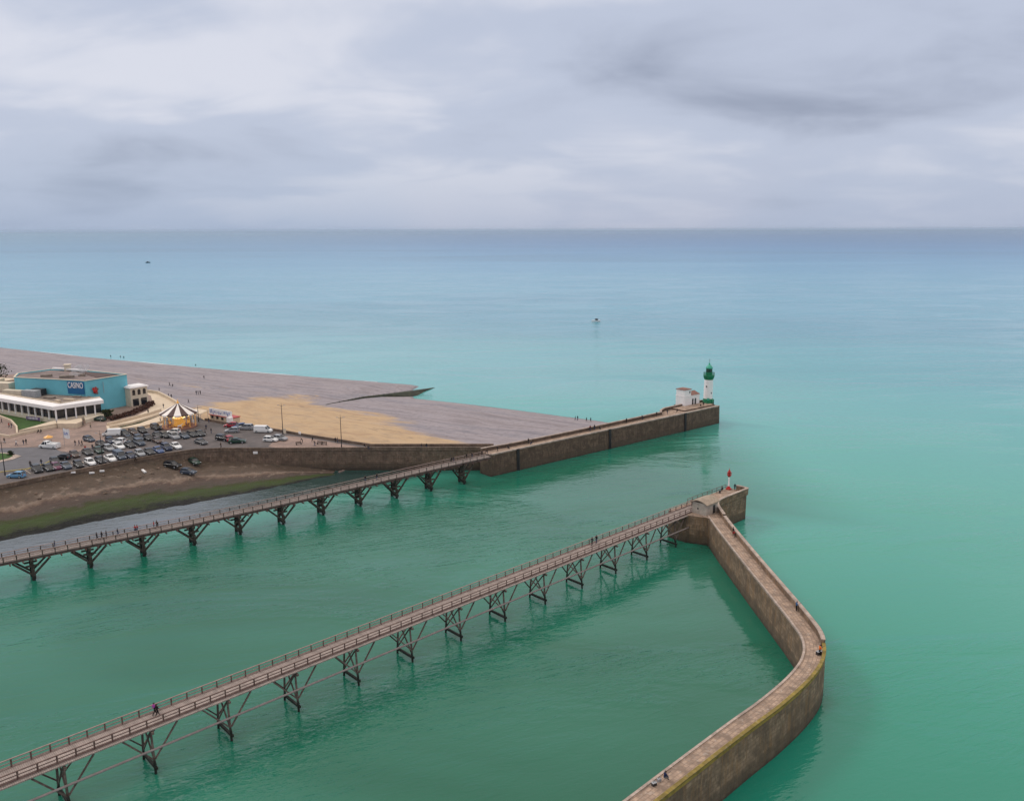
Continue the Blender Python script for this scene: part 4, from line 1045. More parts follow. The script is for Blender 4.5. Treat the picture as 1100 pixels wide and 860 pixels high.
def low_building(name, label, px, py, sx, sy, h, az):
    q = P(px, py, 7); root = thing(name, label, "building", (q.x, q.y, 7), az)
    mb = MB(); mb.box((0, 0, h / 2), (sx, sy, h)); w = mb.build("wall", M['creamwall'], root)
    mb = MB(); mb.box((0, 0, h + .15), (sx + .5, sy + .5, .3)); mb.build("roof", M['cream'], root)
    n = max(2, int(sx / 3))
    for k in range(n): mb = MB(); mb.box((-sx / 2 + sx * (k + .5) / n, -sy / 2 - .03, h * .55), (1.3, .1, 1.4)); mb.build("window", M['glass'], w)
low_building("seafront_pavilion", "cream flat roofed pavilion at the left edge behind the casino wing", -14, 421, 22, 9, 5.0, R(-20))

def smoke():
    g = G("steam"); g.N.remove(g.b); o = [n for n in g.N if n.type == 'OUTPUT_MATERIAL'][0]
    v = g.n('ShaderNodeVolumePrincipled'); v.inputs['Color'].default_value = (.95, .95, 1, 1)
    d = g.fmap(g.noise(g.obj(), .5, 4), .42, .62, 0, .7); g.L.new(d, v.inputs['Density']); g.L.new(v.outputs[0], o.inputs['Volume'])
    q = P(74, 397, 22.5); mb = MB(); n = 10
    prof = []
    for k in range(n + 1):
        t = k / n; prof.append((.25 + 1.5 * math.sin(math.pi * min(1, t * .92 + .04)) ** .8, t * 7))
    mb.lathe(prof, n=14); o = mb.build("chimney_steam", g.m, None, True)
    o.rotation_euler = (0, R(66), R(25)); o.location = (q.x, q.y, 20.8); o['kind'] = 'stuff'; tag(o, "wisp of white steam drifting right from the chimney of the casino roof", "steam")
smoke()

# lawn, low cream walls, ramps, hedges
sheet("lawn", pp([(-30, 436), (0, 443.5), (60, 453.5), (46, 458.5), (22, 466), (19, 459), (12, 452.5), (0, 447.5), (-30, 441)]), Z7 + .02, M['grass'])
wallpath("lawn_wall", pp([(-30, 441.5), (0, 448), (12, 452.7), (18, 459.5), (18.5, 466.5)]), 7, 7.7, .5, M['cream'], "curved cream kerb wall on the left side of the lawn")
wallpath("plaza_wall", pp([(-40, 462), (0, 468.5), (10, 470), (20, 467.5), (40, 463.5), (61, 459.5)]), 7, 7.8, .5, M['cream'], "long cream plaza wall running below the lawn in front of the casino")
mb = MB(); mb.prism(pp([(21, 466.5), (60, 455.5), (61.5, 459), (40, 463)]), 7, 8.4); tag(mb.build("ramp_block", M['cream']), "tapering cream ramp beside the lawn", "ramp")
mb = MB(); mb.prism(pp([(62, 456), (76, 456), (88, 453.5), (89, 457), (82, 460), (62, 459.8)]), 7, 8.6); tag(mb.build("terrace_block", M['cream']), "rounded cream terrace block under the corner of the glazed wing", "terrace")
mb = MB(); mb.prism(pp([(90, 450), (111, 445.5), (112, 449), (92, 454.5)]), 7, 8.2); tag(mb.build("terrace_step", M['creamwall']), "cream stepped terrace below the right end of the glazed wing", "terrace")
sheet("curved_promenade", pp([(116, 463.5), (114, 457), (140, 449.5), (158, 441), (165, 434), (162, 425), (153, 420.5), (170, 421.6), (181, 427), (188, 431), (192, 438), (175, 444), (175, 456), (150, 461.5)]), Z7 + .02, M['cream'])
wallpath("curved_seawall", [Vector(p) for p in CURVE], 6.0, 8.1, .6, M['cream'], "curved cream sea wall sweeping round behind the carousel")
wallpath("ramp_wall", pp([(115, 457.2), (140, 451), (160, 445.8), (173, 441.5)]), 7, 7.95, .4, M['cream'], "cream ramp wall nearest the casino hedge")
wallpath("ramp_wall", pp([(118, 459.8), (140, 456), (160, 450), (173, 445.5)]), 7, 7.8, .4, M['cream'], "middle cream ramp wall edging the planted strip")
wallpath("ramp_wall", pp([(115, 463), (130, 462.6), (150, 460.5), (165, 457.3), (175, 454)]), 7, 7.9, .4, M['cream'], "cream ramp wall just above the parked white van")
sheet("planted_strip", pp([(126, 458.2), (148, 452.8), (170, 445.8), (171, 446.6), (150, 454.6), (130, 459.2)]), Z7 + .05, M['hedge'])
def leafy(name, label, cat, pts, w, h, m, z0=7.0, dens=22, seed=1):
    rng = random.Random(seed); mb = MB(); p = [Vector(q[:2]) for q in pts]
    for i in range(len(p) - 1):
        L = (p[i + 1] - p[i]).length
        for k in range(int(L * dens)):
            t = rng.random(); c = p[i].lerp(p[i + 1], t); c = c + Vector((rng.gauss(0, w * .35), rng.gauss(0, w * .35))); z = z0 + h * rng.random() ** .7 * (1 - .3 * rng.random())
            s = rng.uniform(.12, .3); a = Vector((rng.gauss(0, 1), rng.gauss(0, 1), rng.gauss(0, 1))).normalized(); b = a.cross(Vector((rng.gauss(0, 1), rng.gauss(0, 1), .3))).normalized()
            q = Vector((c.x, c.y, z)); mb.face([q - a * s - b * s, q + a * s - b * s, q + a * s + b * s, q - a * s + b * s])
    o = mb.build(name, m); tag(o, label, cat); return o
leafy("hedge", "reddish brown hedge curving along the foot of the turquoise casino wall", "hedge", pp([(118, 451.5), (130, 448.5), (143, 444.5), (156, 439), (163, 434)]), 1.6, 1.4, M['hedgebrown'], dens=60, seed=2)
leafy("shrub", "dark green shrub at the right end of the glazed wing", "shrub", pp([(112, 447.5), (118, 447.5)]), 2.2, 2.6, M['hedge'], dens=150, seed=3)
leafy("shrub", "dark bushy shrub at the left edge behind the casino", "shrub", pp([(0, 412), (4, 412)]), 4, 9, M['hedge'], dens=200, seed=4)
leafy("shrub", "small round shrub on the traffic island", "shrub", pp([(11, 489), (12.5, 489)]), .8, 1.3, M['hedge'], dens=150, seed=5)
sheet("island_kerb", pp([(-20, 485.5), (0, 486), (12, 487), (23, 490), (14, 493.5), (0, 496.5), (-20, 498)]), Z7 + .12, M['coping'])
sheet("island_grass", pp([(-20, 486.5), (0, 487), (10, 487.8), (14, 490), (9, 492.4), (0, 494.6), (-20, 496)]), Z7 + .16, M['grass'])
wallpath("kerb_line", pp([(0, 507), (30, 503.5), (48, 498), (62, 491.5), (68, 488)]), 7.0, 7.14, .35, M['yellow'], "yellowish kerb between the road and the front row of parked cars", "kerb")

# white parking bay lines (painted sheets)
mb = MB()
for k in range(17):
    a = P(33 + k * 10.0, interp(33 + k * 10.0, [33, 190], [508.5, 482]), 7.02); d_ = Vector((-.70, .71))
    b = Vector((a.x, a.y)) + d_ * 5; n_ = Vector((.71, .70)) * .06
    mb.face([(a.x - n_.x, a.y - n_.y, 7.014), (a.x + n_.x, a.y + n_.y, 7.014), (b.x + n_.x, b.y + n_.y, 7.014), (b.x - n_.x, b.y - n_.y, 7.014)])
structure(mb.build("bay_markings", M['cream']))

# banner and flag
def banner():
    q = P(36, 452.4, 7); root = thing("lawn_banner", "long purple banner with pale lettering on a frame standing on the lawn", "banner", (q.x, q.y, 7), R(-20))
    mb = MB(); mb.box((0, 0, 1.0), (6.2, .08, 1.1)); mb.build("banner_sheet", M['purple'], root)
    mb = MB()
    for k in range(9): mb.box((-2.2 + .5 * k, -.06, 1.05), (.3, .04, .3 + .12 * (k % 3)))
    mb.build("pale_print", M['white'], root)
    for x in (-3.1, 3.1): mb = MB(); mb.tube((x, 0, 0), (x, 0, 1.7), .05, n=6); mb.build("pole", M['grey'], root)
banner()
def flag(px, py, label, w=2.1, h=2.9, ht=5.6):
    q = P(px, py, 7); root = thing("flag", label, "flag", (q.x, q.y, 7), R(-15)); mb = MB(); mb.tube((0, 0, 0), (0, 0, ht), .06, .04, n=6); mb.build("pole", M['grey'], root)
    mb = MB(); n = 8; A = [(w * k / n, .18 * math.sin(k * 1.1), ht - .1 - .04 * k) for k in range(n + 1)]; B = [(a[0], a[1], a[2] - h) for a in A]; mb.quadstrip(A, B); mb.quadstrip([(a[0], a[1] + .02, a[2]) for a in B], [(a[0], a[1] + .02, a[2]) for a in A]); mb.build("cloth", M['white'], root)
    mb = MB()
    for x, z, a, b in ((.55, 1.4, .16, 1.0), (.8, 1.8, .5, .16), (1.3, 1.3, .5, .18), (1.15, 1.6, .16, .7), (1.6, 1.6, .16, .7)): mb.box((x, -.2, ht - 1.6 - (z - 1.5)), (a, .03, b))
    mb.build("blue_print", M['bluemark'], root)
flag(69.5, 479, "white flag with blue marks on a pole at the edge of the plaza")

def parasol():
    q = P(52.5, 476, 7); root = thing("parasol", "small orange parasol over a stall just above the pickup truck", "parasol", (q.x, q.y, 7)); n = 8; mb = MB()
    for k in range(n):
        a, b = 2 * math.pi * k / n, 2 * math.pi * (k + 1) / n; mb.face([(1.3 * math.cos(a), 1.3 * math.sin(a), 2.0), (1.3 * math.cos(b), 1.3 * math.sin(b), 2.0), (0, 0, 2.6)]); mb.face([(1.3 * math.cos(b), 1.3 * math.sin(b), 2.0), (1.3 * math.cos(a), 1.3 * math.sin(a), 2.0), (1.3 * math.cos(a), 1.3 * math.sin(a), 1.8), (1.3 * math.cos(b), 1.3 * math.sin(b), 1.8)])
    mb.build("canopy", M['gold'], root); mb = MB(); mb.tube((0, 0, 0), (0, 0, 2.7), .04, n=6); mb.build("pole", M['grey'], root); mb = MB(); mb.box((0, 0, .5), (1.4, .8, 1.0)); mb.build("counter", M['brick'], root)
parasol()

# ------------------------------------------------------------------ carousel
def carousel():
    q = P(193, 458.3, 7); root = thing("carousel", "merry-go-round with brown and white striped cone roof and golden lights by the car park", "carousel", (q.x, q.y, 7))
    n = 16; Rr = 5.9
    for k in range(n):
        a, b = 2 * math.pi * (k + .3) / n, 2 * math.pi * (k + 1.3) / n; mb = MB()
        def pt(r, t, z): return (r * math.cos(t), r * math.sin(t), z)
        mb.face([pt(Rr, a, 4.9), pt(Rr, b, 4.9), pt(2.6, b, 6.4), pt(2.6, a, 6.4)]); mb.face([pt(2.6, a, 6.4), pt(2.6, b, 6.4), pt(.25, b, 8.0), pt(.25, a, 8.0)])
        mb.face([pt(Rr, b, 4.9), pt(Rr, a, 4.9), pt(Rr, a, 4.6), pt(Rr, (a + b) / 2, 4.45), pt(Rr, b, 4.6)])
        mb.face([pt(Rr - .05, a, 4.84), pt(.3, a, 7.8), pt(.3, b, 7.8), pt(Rr - .05, b, 4.84)])
        mb.build("canopy_stripe", M['brownstripe'] if k % 2 else M['whitestripe'], root)
    mb = MB(); mb.lathe([(.35, 7.9), (.45, 8.2), (.2, 8.5), (.05, 9.2)], n=12); mb.build("finial", M['gold'], root, True)
    mb = MB(); mb.lathe([(5.5, 0), (5.5, .4), (5.3, .45)], n=32); mb.build("platform", M['roofred'], root)
    mb = MB(); mb.lathe([(1.6, .4), (1.6, 1.6), (1.35, 1.8), (1.35, 3.6), (2.2, 4.7)], n=12); mb.build("centre_drum", M['gold'], root)
    for k in range(12):
        a = 2 * math.pi * k / 12; mb = MB(); mb.tube((5.2 * math.cos(a), 5.2 * math.sin(a), .4), (5.2 * math.cos(a), 5.2 * math.sin(a), 4.8), .07, n=6); mb.build("pole", M['gold'], root)
    mb = MB()
    for k in range(60):
        a = 2 * math.pi * k / 60; mb.box((5.45 * math.cos(a), 5.45 * math.sin(a), 4.45 + .08 * (k % 2)), (.16, .16, .16), a)
    for k in range(24):
        a = 2 * math.pi * k / 24; mb.box((1.75 * math.cos(a), 1.75 * math.sin(a), 3.2), (.14, .14, .14), a)
    mb.build("light_bulbs", M['bulb'], root)
    for k in range(16):
        a = 2 * math.pi * k / 16; r = 4.2 if k % 2 else 3.0; z = 1.5 + .25 * math.sin(k * 2.3); c, s = math.cos(a), math.sin(a)
        def w(x, y, zz): return (r * c + x * -s + y * c, r * s + x * c + y * s, z + zz)
        mb = MB(); mb.tube(w(-.55, 0, 0), w(.45, 0, .05), .26, .24, n=8); mb.tube(w(.4, 0, .1), w(.75, 0, .6), .17, .12, n=8); mb.tube(w(.7, 0, .62), w(1.05, 0, .4), .13, .08, n=8)
        for x, y, e in ((-.45, .14, -.25), (-.45, -.14, -.1), (.38, .14, .35), (.38, -.14, .2)): mb.tube(w(x, y, -.1), w(x + e, y, -.75), .08, .05, n=6)
        mb.tube(w(-.55, 0, .1), w(-.9, 0, -.3), .08, .03, n=6)
        h = mb.build("horse", [M['gold'], M['white'], M['gold'], M['roofred']][k % 4], root, True); mb = MB(); mb.tube(w(0, 0, -1.1), w(0, 0, 2.5), .035, n=6); mb.build("pole", M['gold'], h)
carousel()

def kiosk():
    a = P(226, 450.8, 7); b = P(250, 455.2, 7); az = math.atan2(b.y - a.y, b.x - a.x); L = (b - a).length
    root = thing("snack_kiosk", "long beige snack kiosk with red roof edge and white lettered board above, beside the carousel", "kiosk", (a.x, a.y, 7), az)
    mb = MB(); mb.box((L / 2, 1.5, .95), (L, 3, 1.9)); w = mb.build("wall", M['cream'], root)
    mb = MB(); mb.box((L / 2, 1.4, 2.0), (L + .6, 3.6, .2)); mb.build("roof", M['red'], root)
    mb = MB(); mb.box((L / 2, -.1, 3.15), (L, .25, 2.1)); s = mb.build("sign_board", M['white'], root)
    mb = MB(); rng = random.Random(5)
    for k in range(14): mb.box((.6 + k * (L - 1) / 14, -.26, 3.1 + rng.uniform(-.3, .3)), (rng.uniform(.12, .3), .06, rng.uniform(.5, 1.3)))
    mb.build("blue_figures", M['bluemark'], s)
    for k in range(4): mb = MB(); mb.box((1.2 + k * (L - 2.4) / 3.5, -.04, 1.2), (1.1, .1, .9)); mb.build("serving_hatch", M['glass'], w)
    mb = MB(); mb.box((L - .2, -.9, 1.2), (1.6, 1.4, 2.4)); mb.build("ice_cabinet", M['white'], root)
    q = P(213, 449.5, 7); r2 = thing("awning", "beige sloping awning between the carousel and the kiosk", "awning", (q.x, q.y, 7), az)
    mb = MB(); mb.face([(-3, -1.5, 2.3), (3.4, -1.5, 2.3), (3.4, 1.6, 3.0), (-3, 1.6, 3.0)]); mb.face([(-3, 1.6, 2.92), (3.4, 1.6, 2.92), (3.4, -1.5, 2.22), (-3, -1.5, 2.22)]); mb.face([(-3, -1.5, 2.3), (-3, -1.5, 2.0), (3.4, -1.5, 2.0), (3.4, -1.5, 2.3)]); mb.build("canvas", M['cream'], r2)
    for x, y, h in ((-2.8, -1.4, 2.2), (3.2, -1.4, 2.2), (-2.8, 1.5, 2.9), (3.2, 1.5, 2.9)): mb = MB(); mb.tube((x, y, 0), (x, y, h), .06, n=6); mb.build("pole", M['grey'], r2)
kiosk()

# ------------------------------------------------------------------ lamp posts, signs, benches
def lamp(px, py, h, label, az=0.):
    q = P(px, py, 7); root = thing("street_lamp", label, "street lamp", (q.x, q.y, 7), az, "tall street lamps of the sea front")
    mb = MB(); mb.tube((0, 0, 0), (0, 0, .9), .2, .17, n=8); mb.build("base", M['darkmetal'], root); mb = MB(); mb.tube((0, 0, .9), (0, 0, h), .13, .07, n=8); mb.build("post", M['darkmetal'], root, True)
    for s in (-1, 1):
        mb = MB(); mb.bar((0, 0, h - .5), (s * .8, 0, h - .15), .06); mb.build("arm", M['darkmetal'], root)
        mb = MB(); mb.box((s * 1.0, 0, h - .15), (.6, .25, .12)); mb.build("lamp_head", M['lamp'], root)
    mb = MB(); mb.tube((0, 0, h), (0, 0, h + .7), .03, n=5); mb.build("spike", M['darkmetal'], root)
lamp(304, 466.5, 9.6, "tall thin lamp post beside the cream sign at the sand's edge")
lamp(367, 481, 9.4, "tall thin lamp post near the pointed end of the quay")
lamp(5.6, 510.5, 9.3, "tall lamp post at the left edge beside the light blue car")
lamp(110.8, 499.5, 9.2, "tall lamp post among the parked cars in the middle of the front row")
lamp(213.5, 453, 5.2, "short lamp post between the carousel and the kiosk")
def board(px, py, z, w, h, label, mat, az, name="sign_board", legs=True, surf=None):
    q = surf if surf else P(px, py, z); root = thing(name, label, "sign", q, az)
    mb = MB(); mb.box((0, 0, h / 2 + (.5 if legs else 0)), (w, .12, h)); mb.build("panel", M[mat], root)
    if legs:
        for s in (-1, 1): mb = MB(); mb.box((s * w * .35, .02, .5), (.09, .09, 1.0)); mb.build("leg", M['grey'], root)
board(306, 467, 7, .9, 1.5, "cream upright sign beside the tall lamp post at the sand's edge", 'creamwall', R(-20))
board(322, 467.5, 7.7, .9, .7, "small red and white notice on the low sea wall", 'white', R(-30))
q = P(277, 483.5, 6.3); board(0, 0, 0, 1.3, .7, "white notice fixed to the face of the quay wall", 'white', 0, surf=Vector((q.x, 237.55, 5.9)), legs=False)
for (x, y, l, a, dx) in ((78, 508, "white slab lying on the brown embankment, leftmost of four", .7, 1.4), (98.5, 508.5, "white slab lying on the brown embankment, second of four from the left", .9, 1.3), (109.5, 506.5, "white slab lying on the brown embankment, third of four from the left", .75, 1.2), (154.5, 506.5, "longest white slab on the brown embankment, rightmost of four", -.5, 2.3)):
    s = ground(x, y); mb = MB(); mb.box((0, 0, .22), (dx, .6, .34)); mb.box((0, 0, .42), (dx * .85, .45, .08)); o = mb.build("white_slab", M['white'], loc=s); o.rotation_euler = (0, R(6), a - .3); tag(o, l, "slab", "white slabs on the embankment")
def bench(px, py, az, label):
    q = P(px, py, 7); root = thing("bench", label, "bench", (q.x, q.y, 7), az, "dark benches on the promenade point")
    mb = MB(); 
    for y in (-.18, 0, .18): mb.box((0, y, .45), (1.8, .14, .06))
    mb.build("seat", M['wood_dark2'], root); mb = MB()
    for z in (.65, .85): mb.box((0, .28, z), (1.8, .06, .13))
    mb.build("backrest", M['wood_dark2'], root)
    for s in (-1, 1): mb = MB(); mb.box((s * .75, .02, .22), (.08, .5, .44)); mb.box((s * .75, .27, .65), (.08, .06, .5)); mb.build("leg", M['darkmetal'], root)
M['wood_dark2'] = m_wood("bench_wood", (.06, .045, .035), (.09, .06, .045), 0)
bench(343.5, 477, R(-15), "dark bench left of the pair on the promenade point"); bench(348, 477.6, R(-15), "dark bench right of the pair on the promenade point"); bench(321, 477.5, R(40), "dark bench set slantwise left of the people on the promenade point")
# drifting timber in the dark pool under the quay
a, b = P(364, 507, .6), P(379, 501.5, .6); mb = MB(); mb.bar((a.x, a.y, .58), (b.x, b.y, .62), .55, .35); mb.box((b.x, b.y, .8), (.8, .8, .2), .5); tag(mb.build("floating_beam", M['rail']), "pale timber beam floating in the dark pool below the quay wall", "beam")
mb = MB()
rng = random.Random(9)
for k in range(26):
    x = rng.uniform(20, 205); s = ground(x, interp(x, [0, 205], [545, 506]) + rng.uniform(-14, 8)); r = rng.uniform(.2, .6)
    mb.lathe([(r * .9, -.1), (r, r * .3), (r * .5, r * .7), (.02, r * .8)], s, 6)
o = mb.build("loose_stones", M['stone3']); o['kind'] = 'stuff'

# ------------------------------------------------------------------ vehicles
PAINT = {k: simple(k + "_car_paint", c, .28, .04, 1, spec=.6) for k, c in {
    'black': (.012, .012, .014), 'dark grey': (.022, .024, .028), 'grey': (.06, .063, .07), 'silver': (.30, .31, .33), 'white': (.78, .78, .78), 'blue': (.035, .075, .20), 'dark blue': (.012, .022, .06),
    'light blue': (.12, .28, .45), 'red': (.36, .015, .03), 'purple': (.12, .02, .06), 'dark green': (.012, .045, .03), 'slate blue': (.05, .07, .105), 'brown': (.07, .04, .03)}.items()}
M['hl'] = simple("headlamp_glass", (.6, .62, .65), .15, 0, 1, spec=.8); M['tl'] = simple("tail_lamp", (.3, .01, .01), .3, 0, 1)
def car_proto(kind):
    dims = {'hatchback': (4.0, 1.74, 1.47), 'saloon': (4.6, 1.8, 1.43), 'suv': (4.5, 1.85, 1.66), 'van': (5.0, 1.92, 1.95), 'pickup': (5.4, 1.95, 1.85)}
    L, W, H = dims[kind]; h = L / 2
    if kind == 'hatchback': belt = [(-h, .55, .85), (-h + .1, .9, .9), (-.9, .93, 1), (.75, .92, 1), (h - .35, .78, .95), (h, .5, .82)]; cab = [(-h + .12, .92), (-h + .5, H), (.05, H), (.98, .9)]
    elif kind == 'saloon': belt = [(-h, .6, .85), (-h + .15, .95, .92), (-1.2, .95, 1), (.85, .92, 1), (h - .35, .76, .95), (h, .5, .8)]; cab = [(-h + .75, .95), (-h + 1.35, H), (.1, H), (1.05, .9)]
    elif kind == 'suv': belt = [(-h, .65, .9), (-h + .1, 1.05, .95), (-1., 1.06, 1), (.9, 1.04, 1), (h - .3, .95, .96), (h, .6, .85)]; cab = [(-h + .1, 1.05), (-h + .4, H), (.2, H), (1.05, 1.02)]
    elif kind == 'van': belt = [(-h, 1.0, .97), (-h + .05, 1.1, .98), (-1, 1.1, 1), (1.2, 1.1, 1), (h - .5, .98, .96), (h, .6, .88)]; cab = [(-h + .02, 1.1), (-h + .08, H), (1.05, H), (1.85, 1.05)]
    else: belt = [(-h, .95, .98), (-h + .05, 1.0, 1), (-.4, 1.0, 1), (1.3, 1.0, 1), (h - .4, .95, .96), (h, .6, .88)]; cab = [(.1, 1.0), (.15, H), (1.3, H), (1.95, 1.0)]
    root = bpy.data.objects.new("parked_car", None); C.objects.link(root)
    mb = MB(); rows = []
    for x, z, wf in belt:
        w = W / 2 * wf; rows.append([(x, -w * .93, .22), (x, -w, .45), (x, -w * .98, z - .08), (x, -w * .86, z), (x, w * .86, z), (x, w * .98, z - .08), (x, w, .45), (x, w * .93, .22)])
    for i in range(len(rows) - 1):
        for k in range(8): j = (k + 1) % 8; mb.face([rows[i][k], rows[i + 1][k], rows[i + 1][j], rows[i][j]][::-1])
    mb.face(rows[0]); mb.face(rows[-1][::-1])
    # roof panel and pillars
    w0, w1 = W * .43, W * .36
    (x0, z0), (x1, z1), (x2, z2), (x3, z3_) = cab
    mb.box(((x1 + x2) / 2, 0, H - .02), (abs(x2 - x1) + .06, 2 * w1 + .03, .07))
    for s in (-1, 1):
        mb.bar((x0, s * w0, z0), (x1, s * w1, H - .03), .10, .08); mb.bar((x3, s * w0, z3_), (x2, s * w1, H - .03), .08, .06); mb.bar(((x1 + x2) / 2, s * w0 * .99, (z0 + z3_) / 2), ((x1 + x2) / 2, s * w1, H - .03), .08, .06)
    if kind == 'van':
        mb.box(((-h + 1.0) / 2 - .0, 0, 1.45), (h + .9, W * .9, .92)); 
    if kind == 'pickup':
        mb.box((-1.25, 0, 1.08), (2.7, W + .1, .14)); mb.box((-2.56, 0, 1.25), (.08, W, .35)); mb.box((.05, 0, 1.3), (.08, W, .5))
        for s in (-1, 1): mb.box((-1.25, s * W * .49, 1.25), (2.6, .07, .3))
    body = mb.build("body", PAINT['grey'], root, True)
    body.material_slots[0].link = 'OBJECT'; body.material_slots[0].material = PAINT['grey']
    mb = MB(); b = [(x0 + .03, w0 - .02, z0 - .02), (x3 - .03, w0 - .02, z3_ - .02)]; t = [(x1 + .04, w1, H - .05), (x2 - .04, w1, H - .05)]
    q = lambda p, s: (p[0], s * p[1], p[2])
    mb.face([q(b[0], 1), q(t[0], 1), q(t[1], 1), q(b[1], 1)]); mb.face([q(b[0], -1), q(b[1], -1), q(t[1], -1), q(t[0], -1)]); mb.face([q(b[1], -1), q(b[1], 1), q(t[1], 1), q(t[1], -1)]); mb.face([q(b[0], 1), q(b[0], -1), q(t[0], -1), q(t[0], 1)]); mb.build("windows", M['glass'], root)
    for x in (-h + .78, h - .85):
        for s in (-1, 1):
            mb = MB(); mb.tube((0, -.11, 0), (0, .11, 0), .32, n=14); wh = mb.build("wheel", M['tyre'], root, True); wh.location = (x, s * (W / 2 - .1), .32)
            mb = MB(); mb.tube((0, s * .105, 0), (0, s * .125, 0), .2, n=10); mb.build("rim", M['grey'], wh)
    for s in (-1, 1):
        mb = MB(); mb.box((h - .06, s * W * .36, .64), (.12, .34, .14)); mb.build("headlight", M['hl'], root)
        mb = MB(); mb.box((-h + .05, s * W * .38, .78), (.1, .22, .2)); mb.build("tail_light", M['tl'], root)
    return root
def place(root, loc, az): root.location = loc; root.rotation_euler = (0, 0, az)
PROTO = {k: car_proto(k) for k in ('hatchback', 'saloon', 'suv', 'van', 'pickup')}; USED = {k: False for k in PROTO}
ORD = ['first', 'second', 'third', 'fourth', 'fifth', 'sixth', 'seventh', 'eighth', 'ninth', 'tenth', 'eleventh', 'twelfth', 'thirteenth', 'fourteenth', 'fifteenth', 'sixteenth', 'seventeenth', 'eighteenth']
def car(kind, colour, px, py, deg, label, z=7.0, group="cars parked on the quay car park", loc=None):
    r = PROTO[kind] if not USED[kind] else copy_tree(PROTO[kind]); 
    if not USED[kind]: USED[kind] = True
    r.name = {'van': 'parked_van', 'pickup': 'pickup_truck'}.get(kind, 'parked_car')
    place(r, loc if loc else P(px, py + 1.2, z), R(deg)); r.scale = (1.12, 1.12, 1.1)
    for c in r.children:
        if c.name.startswith("body"): c.material_slots[0].link = 'OBJECT'; c.material_slots[0].material = PAINT[colour]
    return tag(r, label, {'van': 'van', 'pickup': 'pickup truck'}.get(kind, 'car'), group)
Hb, Sa, Su, Va = 'hatchback', 'saloon', 'suv', 'van'
kn = {Hb: 'hatchback', Sa: 'saloon', Su: 'tall estate car', Va: 'van'}
rows = {
 "row along quay edge": (-46, [(Hb, 'light blue', 17.7, 511.4, 178), (Su, 'dark grey', 40, 505, None), (Hb, 'black', 52, 503.6, None), (Hb, 'purple', 60.5, 502, None), (Sa, 'slate blue', 70.7, 501, None), (Hb, 'black', 84.5, 499.7, None), (Hb, 'white', 97, 497.3, None), (Hb, 'dark grey', 108, 495.5, None), (Sa, 'white', 118.7, 493, None), (Va, 'slate blue', 128.6, 490.8, None), (Sa, 'dark blue', 140.2, 490, None), (Hb, 'silver', 150.4, 487.6, None), (Sa, 'dark grey', 160.3, 485.8, None), (Sa, 'blue', 170, 484.2, None), (Su, 'dark blue', 179, 481.4, None), (Sa, 'white', 188.7, 479.6, None)]),
 "second row from quay edge": (-46, [(Hb, 'black', 67, 492, 175), (Hb, 'brown', 80.5, 489, None), (Sa, 'dark grey', 94, 486.4, None), (Hb, 'dark green', 106.2, 484.6, None), (Hb, 'silver', 116.8, 482, None), (Sa, 'white', 128, 479.8, None), (Sa, 'black', 139.5, 478.6, None), (Su, 'slate blue', 149.8, 476.3, None)]),
 "middle rows below the carousel": (-46, [(Hb, 'white', 127.5, 474.6, 170), (Hb, 'slate blue', 149, 471.2, None), (Hb, 'black', 159.3, 471, None), (Sa, 'brown', 169, 473.6, None), (Sa, 'dark grey', 169.3, 467.8, None), (Hb, 'dark grey', 177.3, 468.2, None), (Hb, 'white', 186.2, 464.4, 175), (Su, 'silver', 187, 469.4, None), (Sa, 'slate blue', 197.7, 468.6, None), (Hb, 'dark grey', 206.6, 467.2, None), (Sa, 'dark grey', 214.6, 466.2, None), (Sa, 'grey', 215.8, 475.2, -40)]),
 "back row below ramp wall": (-46, [(Va, 'white', 120.6, 466.4, 186), (Hb, 'dark grey', 133.9, 466, None), (Hb, 'brown', 143.2, 464.6, None), (Hb, 'black', 153, 463, None), (Su, 'black', 167.5, 459.8, None)]),
 "cluster right of the kiosk": (-30, [(Su, 'black', 239.8, 471.6, -28), (Hb, 'red', 247.2, 472.8, -50), (Sa, 'dark green', 254.8, 474.3, 10), (Hb, 'red', 248.3, 457.2, 180), (Hb, 'silver', 249.4, 462.9, 185), (Hb, 'blue', 257.2, 458.6, -140), (Su, 'silver', 263.8, 459.8, 175), (Va, 'white', 283, 462.8, -4), (Hb, 'white', 290.8, 472.6, -10), (Hb, 'silver', 301.2, 471.2, -20)]),
}
rng = random.Random(21)
for rname, (deg, L) in rows.items():
    for i, (k, col, x, y, a) in enumerate(L):
        car(k, col, x, y, (deg + rng.uniform(-3, 3)) if a is None else a, f"{col} {kn[k]}, {ORD[i]} from left in {rname}")
for k, col, x, y, l in ((Hb, 'black', 59.5, 496.2, "black hatchback parked apart just left of the second row"), (Sa, 'dark grey', 108.5, 477.4, "dark grey saloon by the red clad pedestrian above the second row"), (Hb, 'black', 139, 472.4, "black hatchback just below the row with the white van"), (Hb, 'dark blue', 118.5, 474.0, "dark blue hatchback just below the parked white van")):
    car(k, col, x, y, -46, l)
car(Hb, 'slate blue', 95.8, 472.4, -35, "slate blue hatchback standing alone on the plaza edge above the rows")
car(Sa, 'dark green', 106.5, 450.5, 160, "dark green saloon parked below the right end of the glazed wing")
car('pickup', 'white', 53.5, 479.6, 168, "white pickup truck with open bed driving on the road by the plaza")
for k, col, x, y, a, l in ((Su, 'black', 185.4, 500.5, -20, "black tall estate car down on the embankment, leftmost of three"), (Hb, 'dark green', 209, 496.8, -40, "dark green hatchback down on the embankment against the quay wall"), (Hb, 'slate blue', 202.5, 507.5, -15, "slate blue hatchback lowest on the embankment")):
    s = ground(x, y + 1.5); car(k, col, x, y, a, l, loc=(s.x, s.y, gz(s.x, s.y) + .12), group="cars down on the embankment")

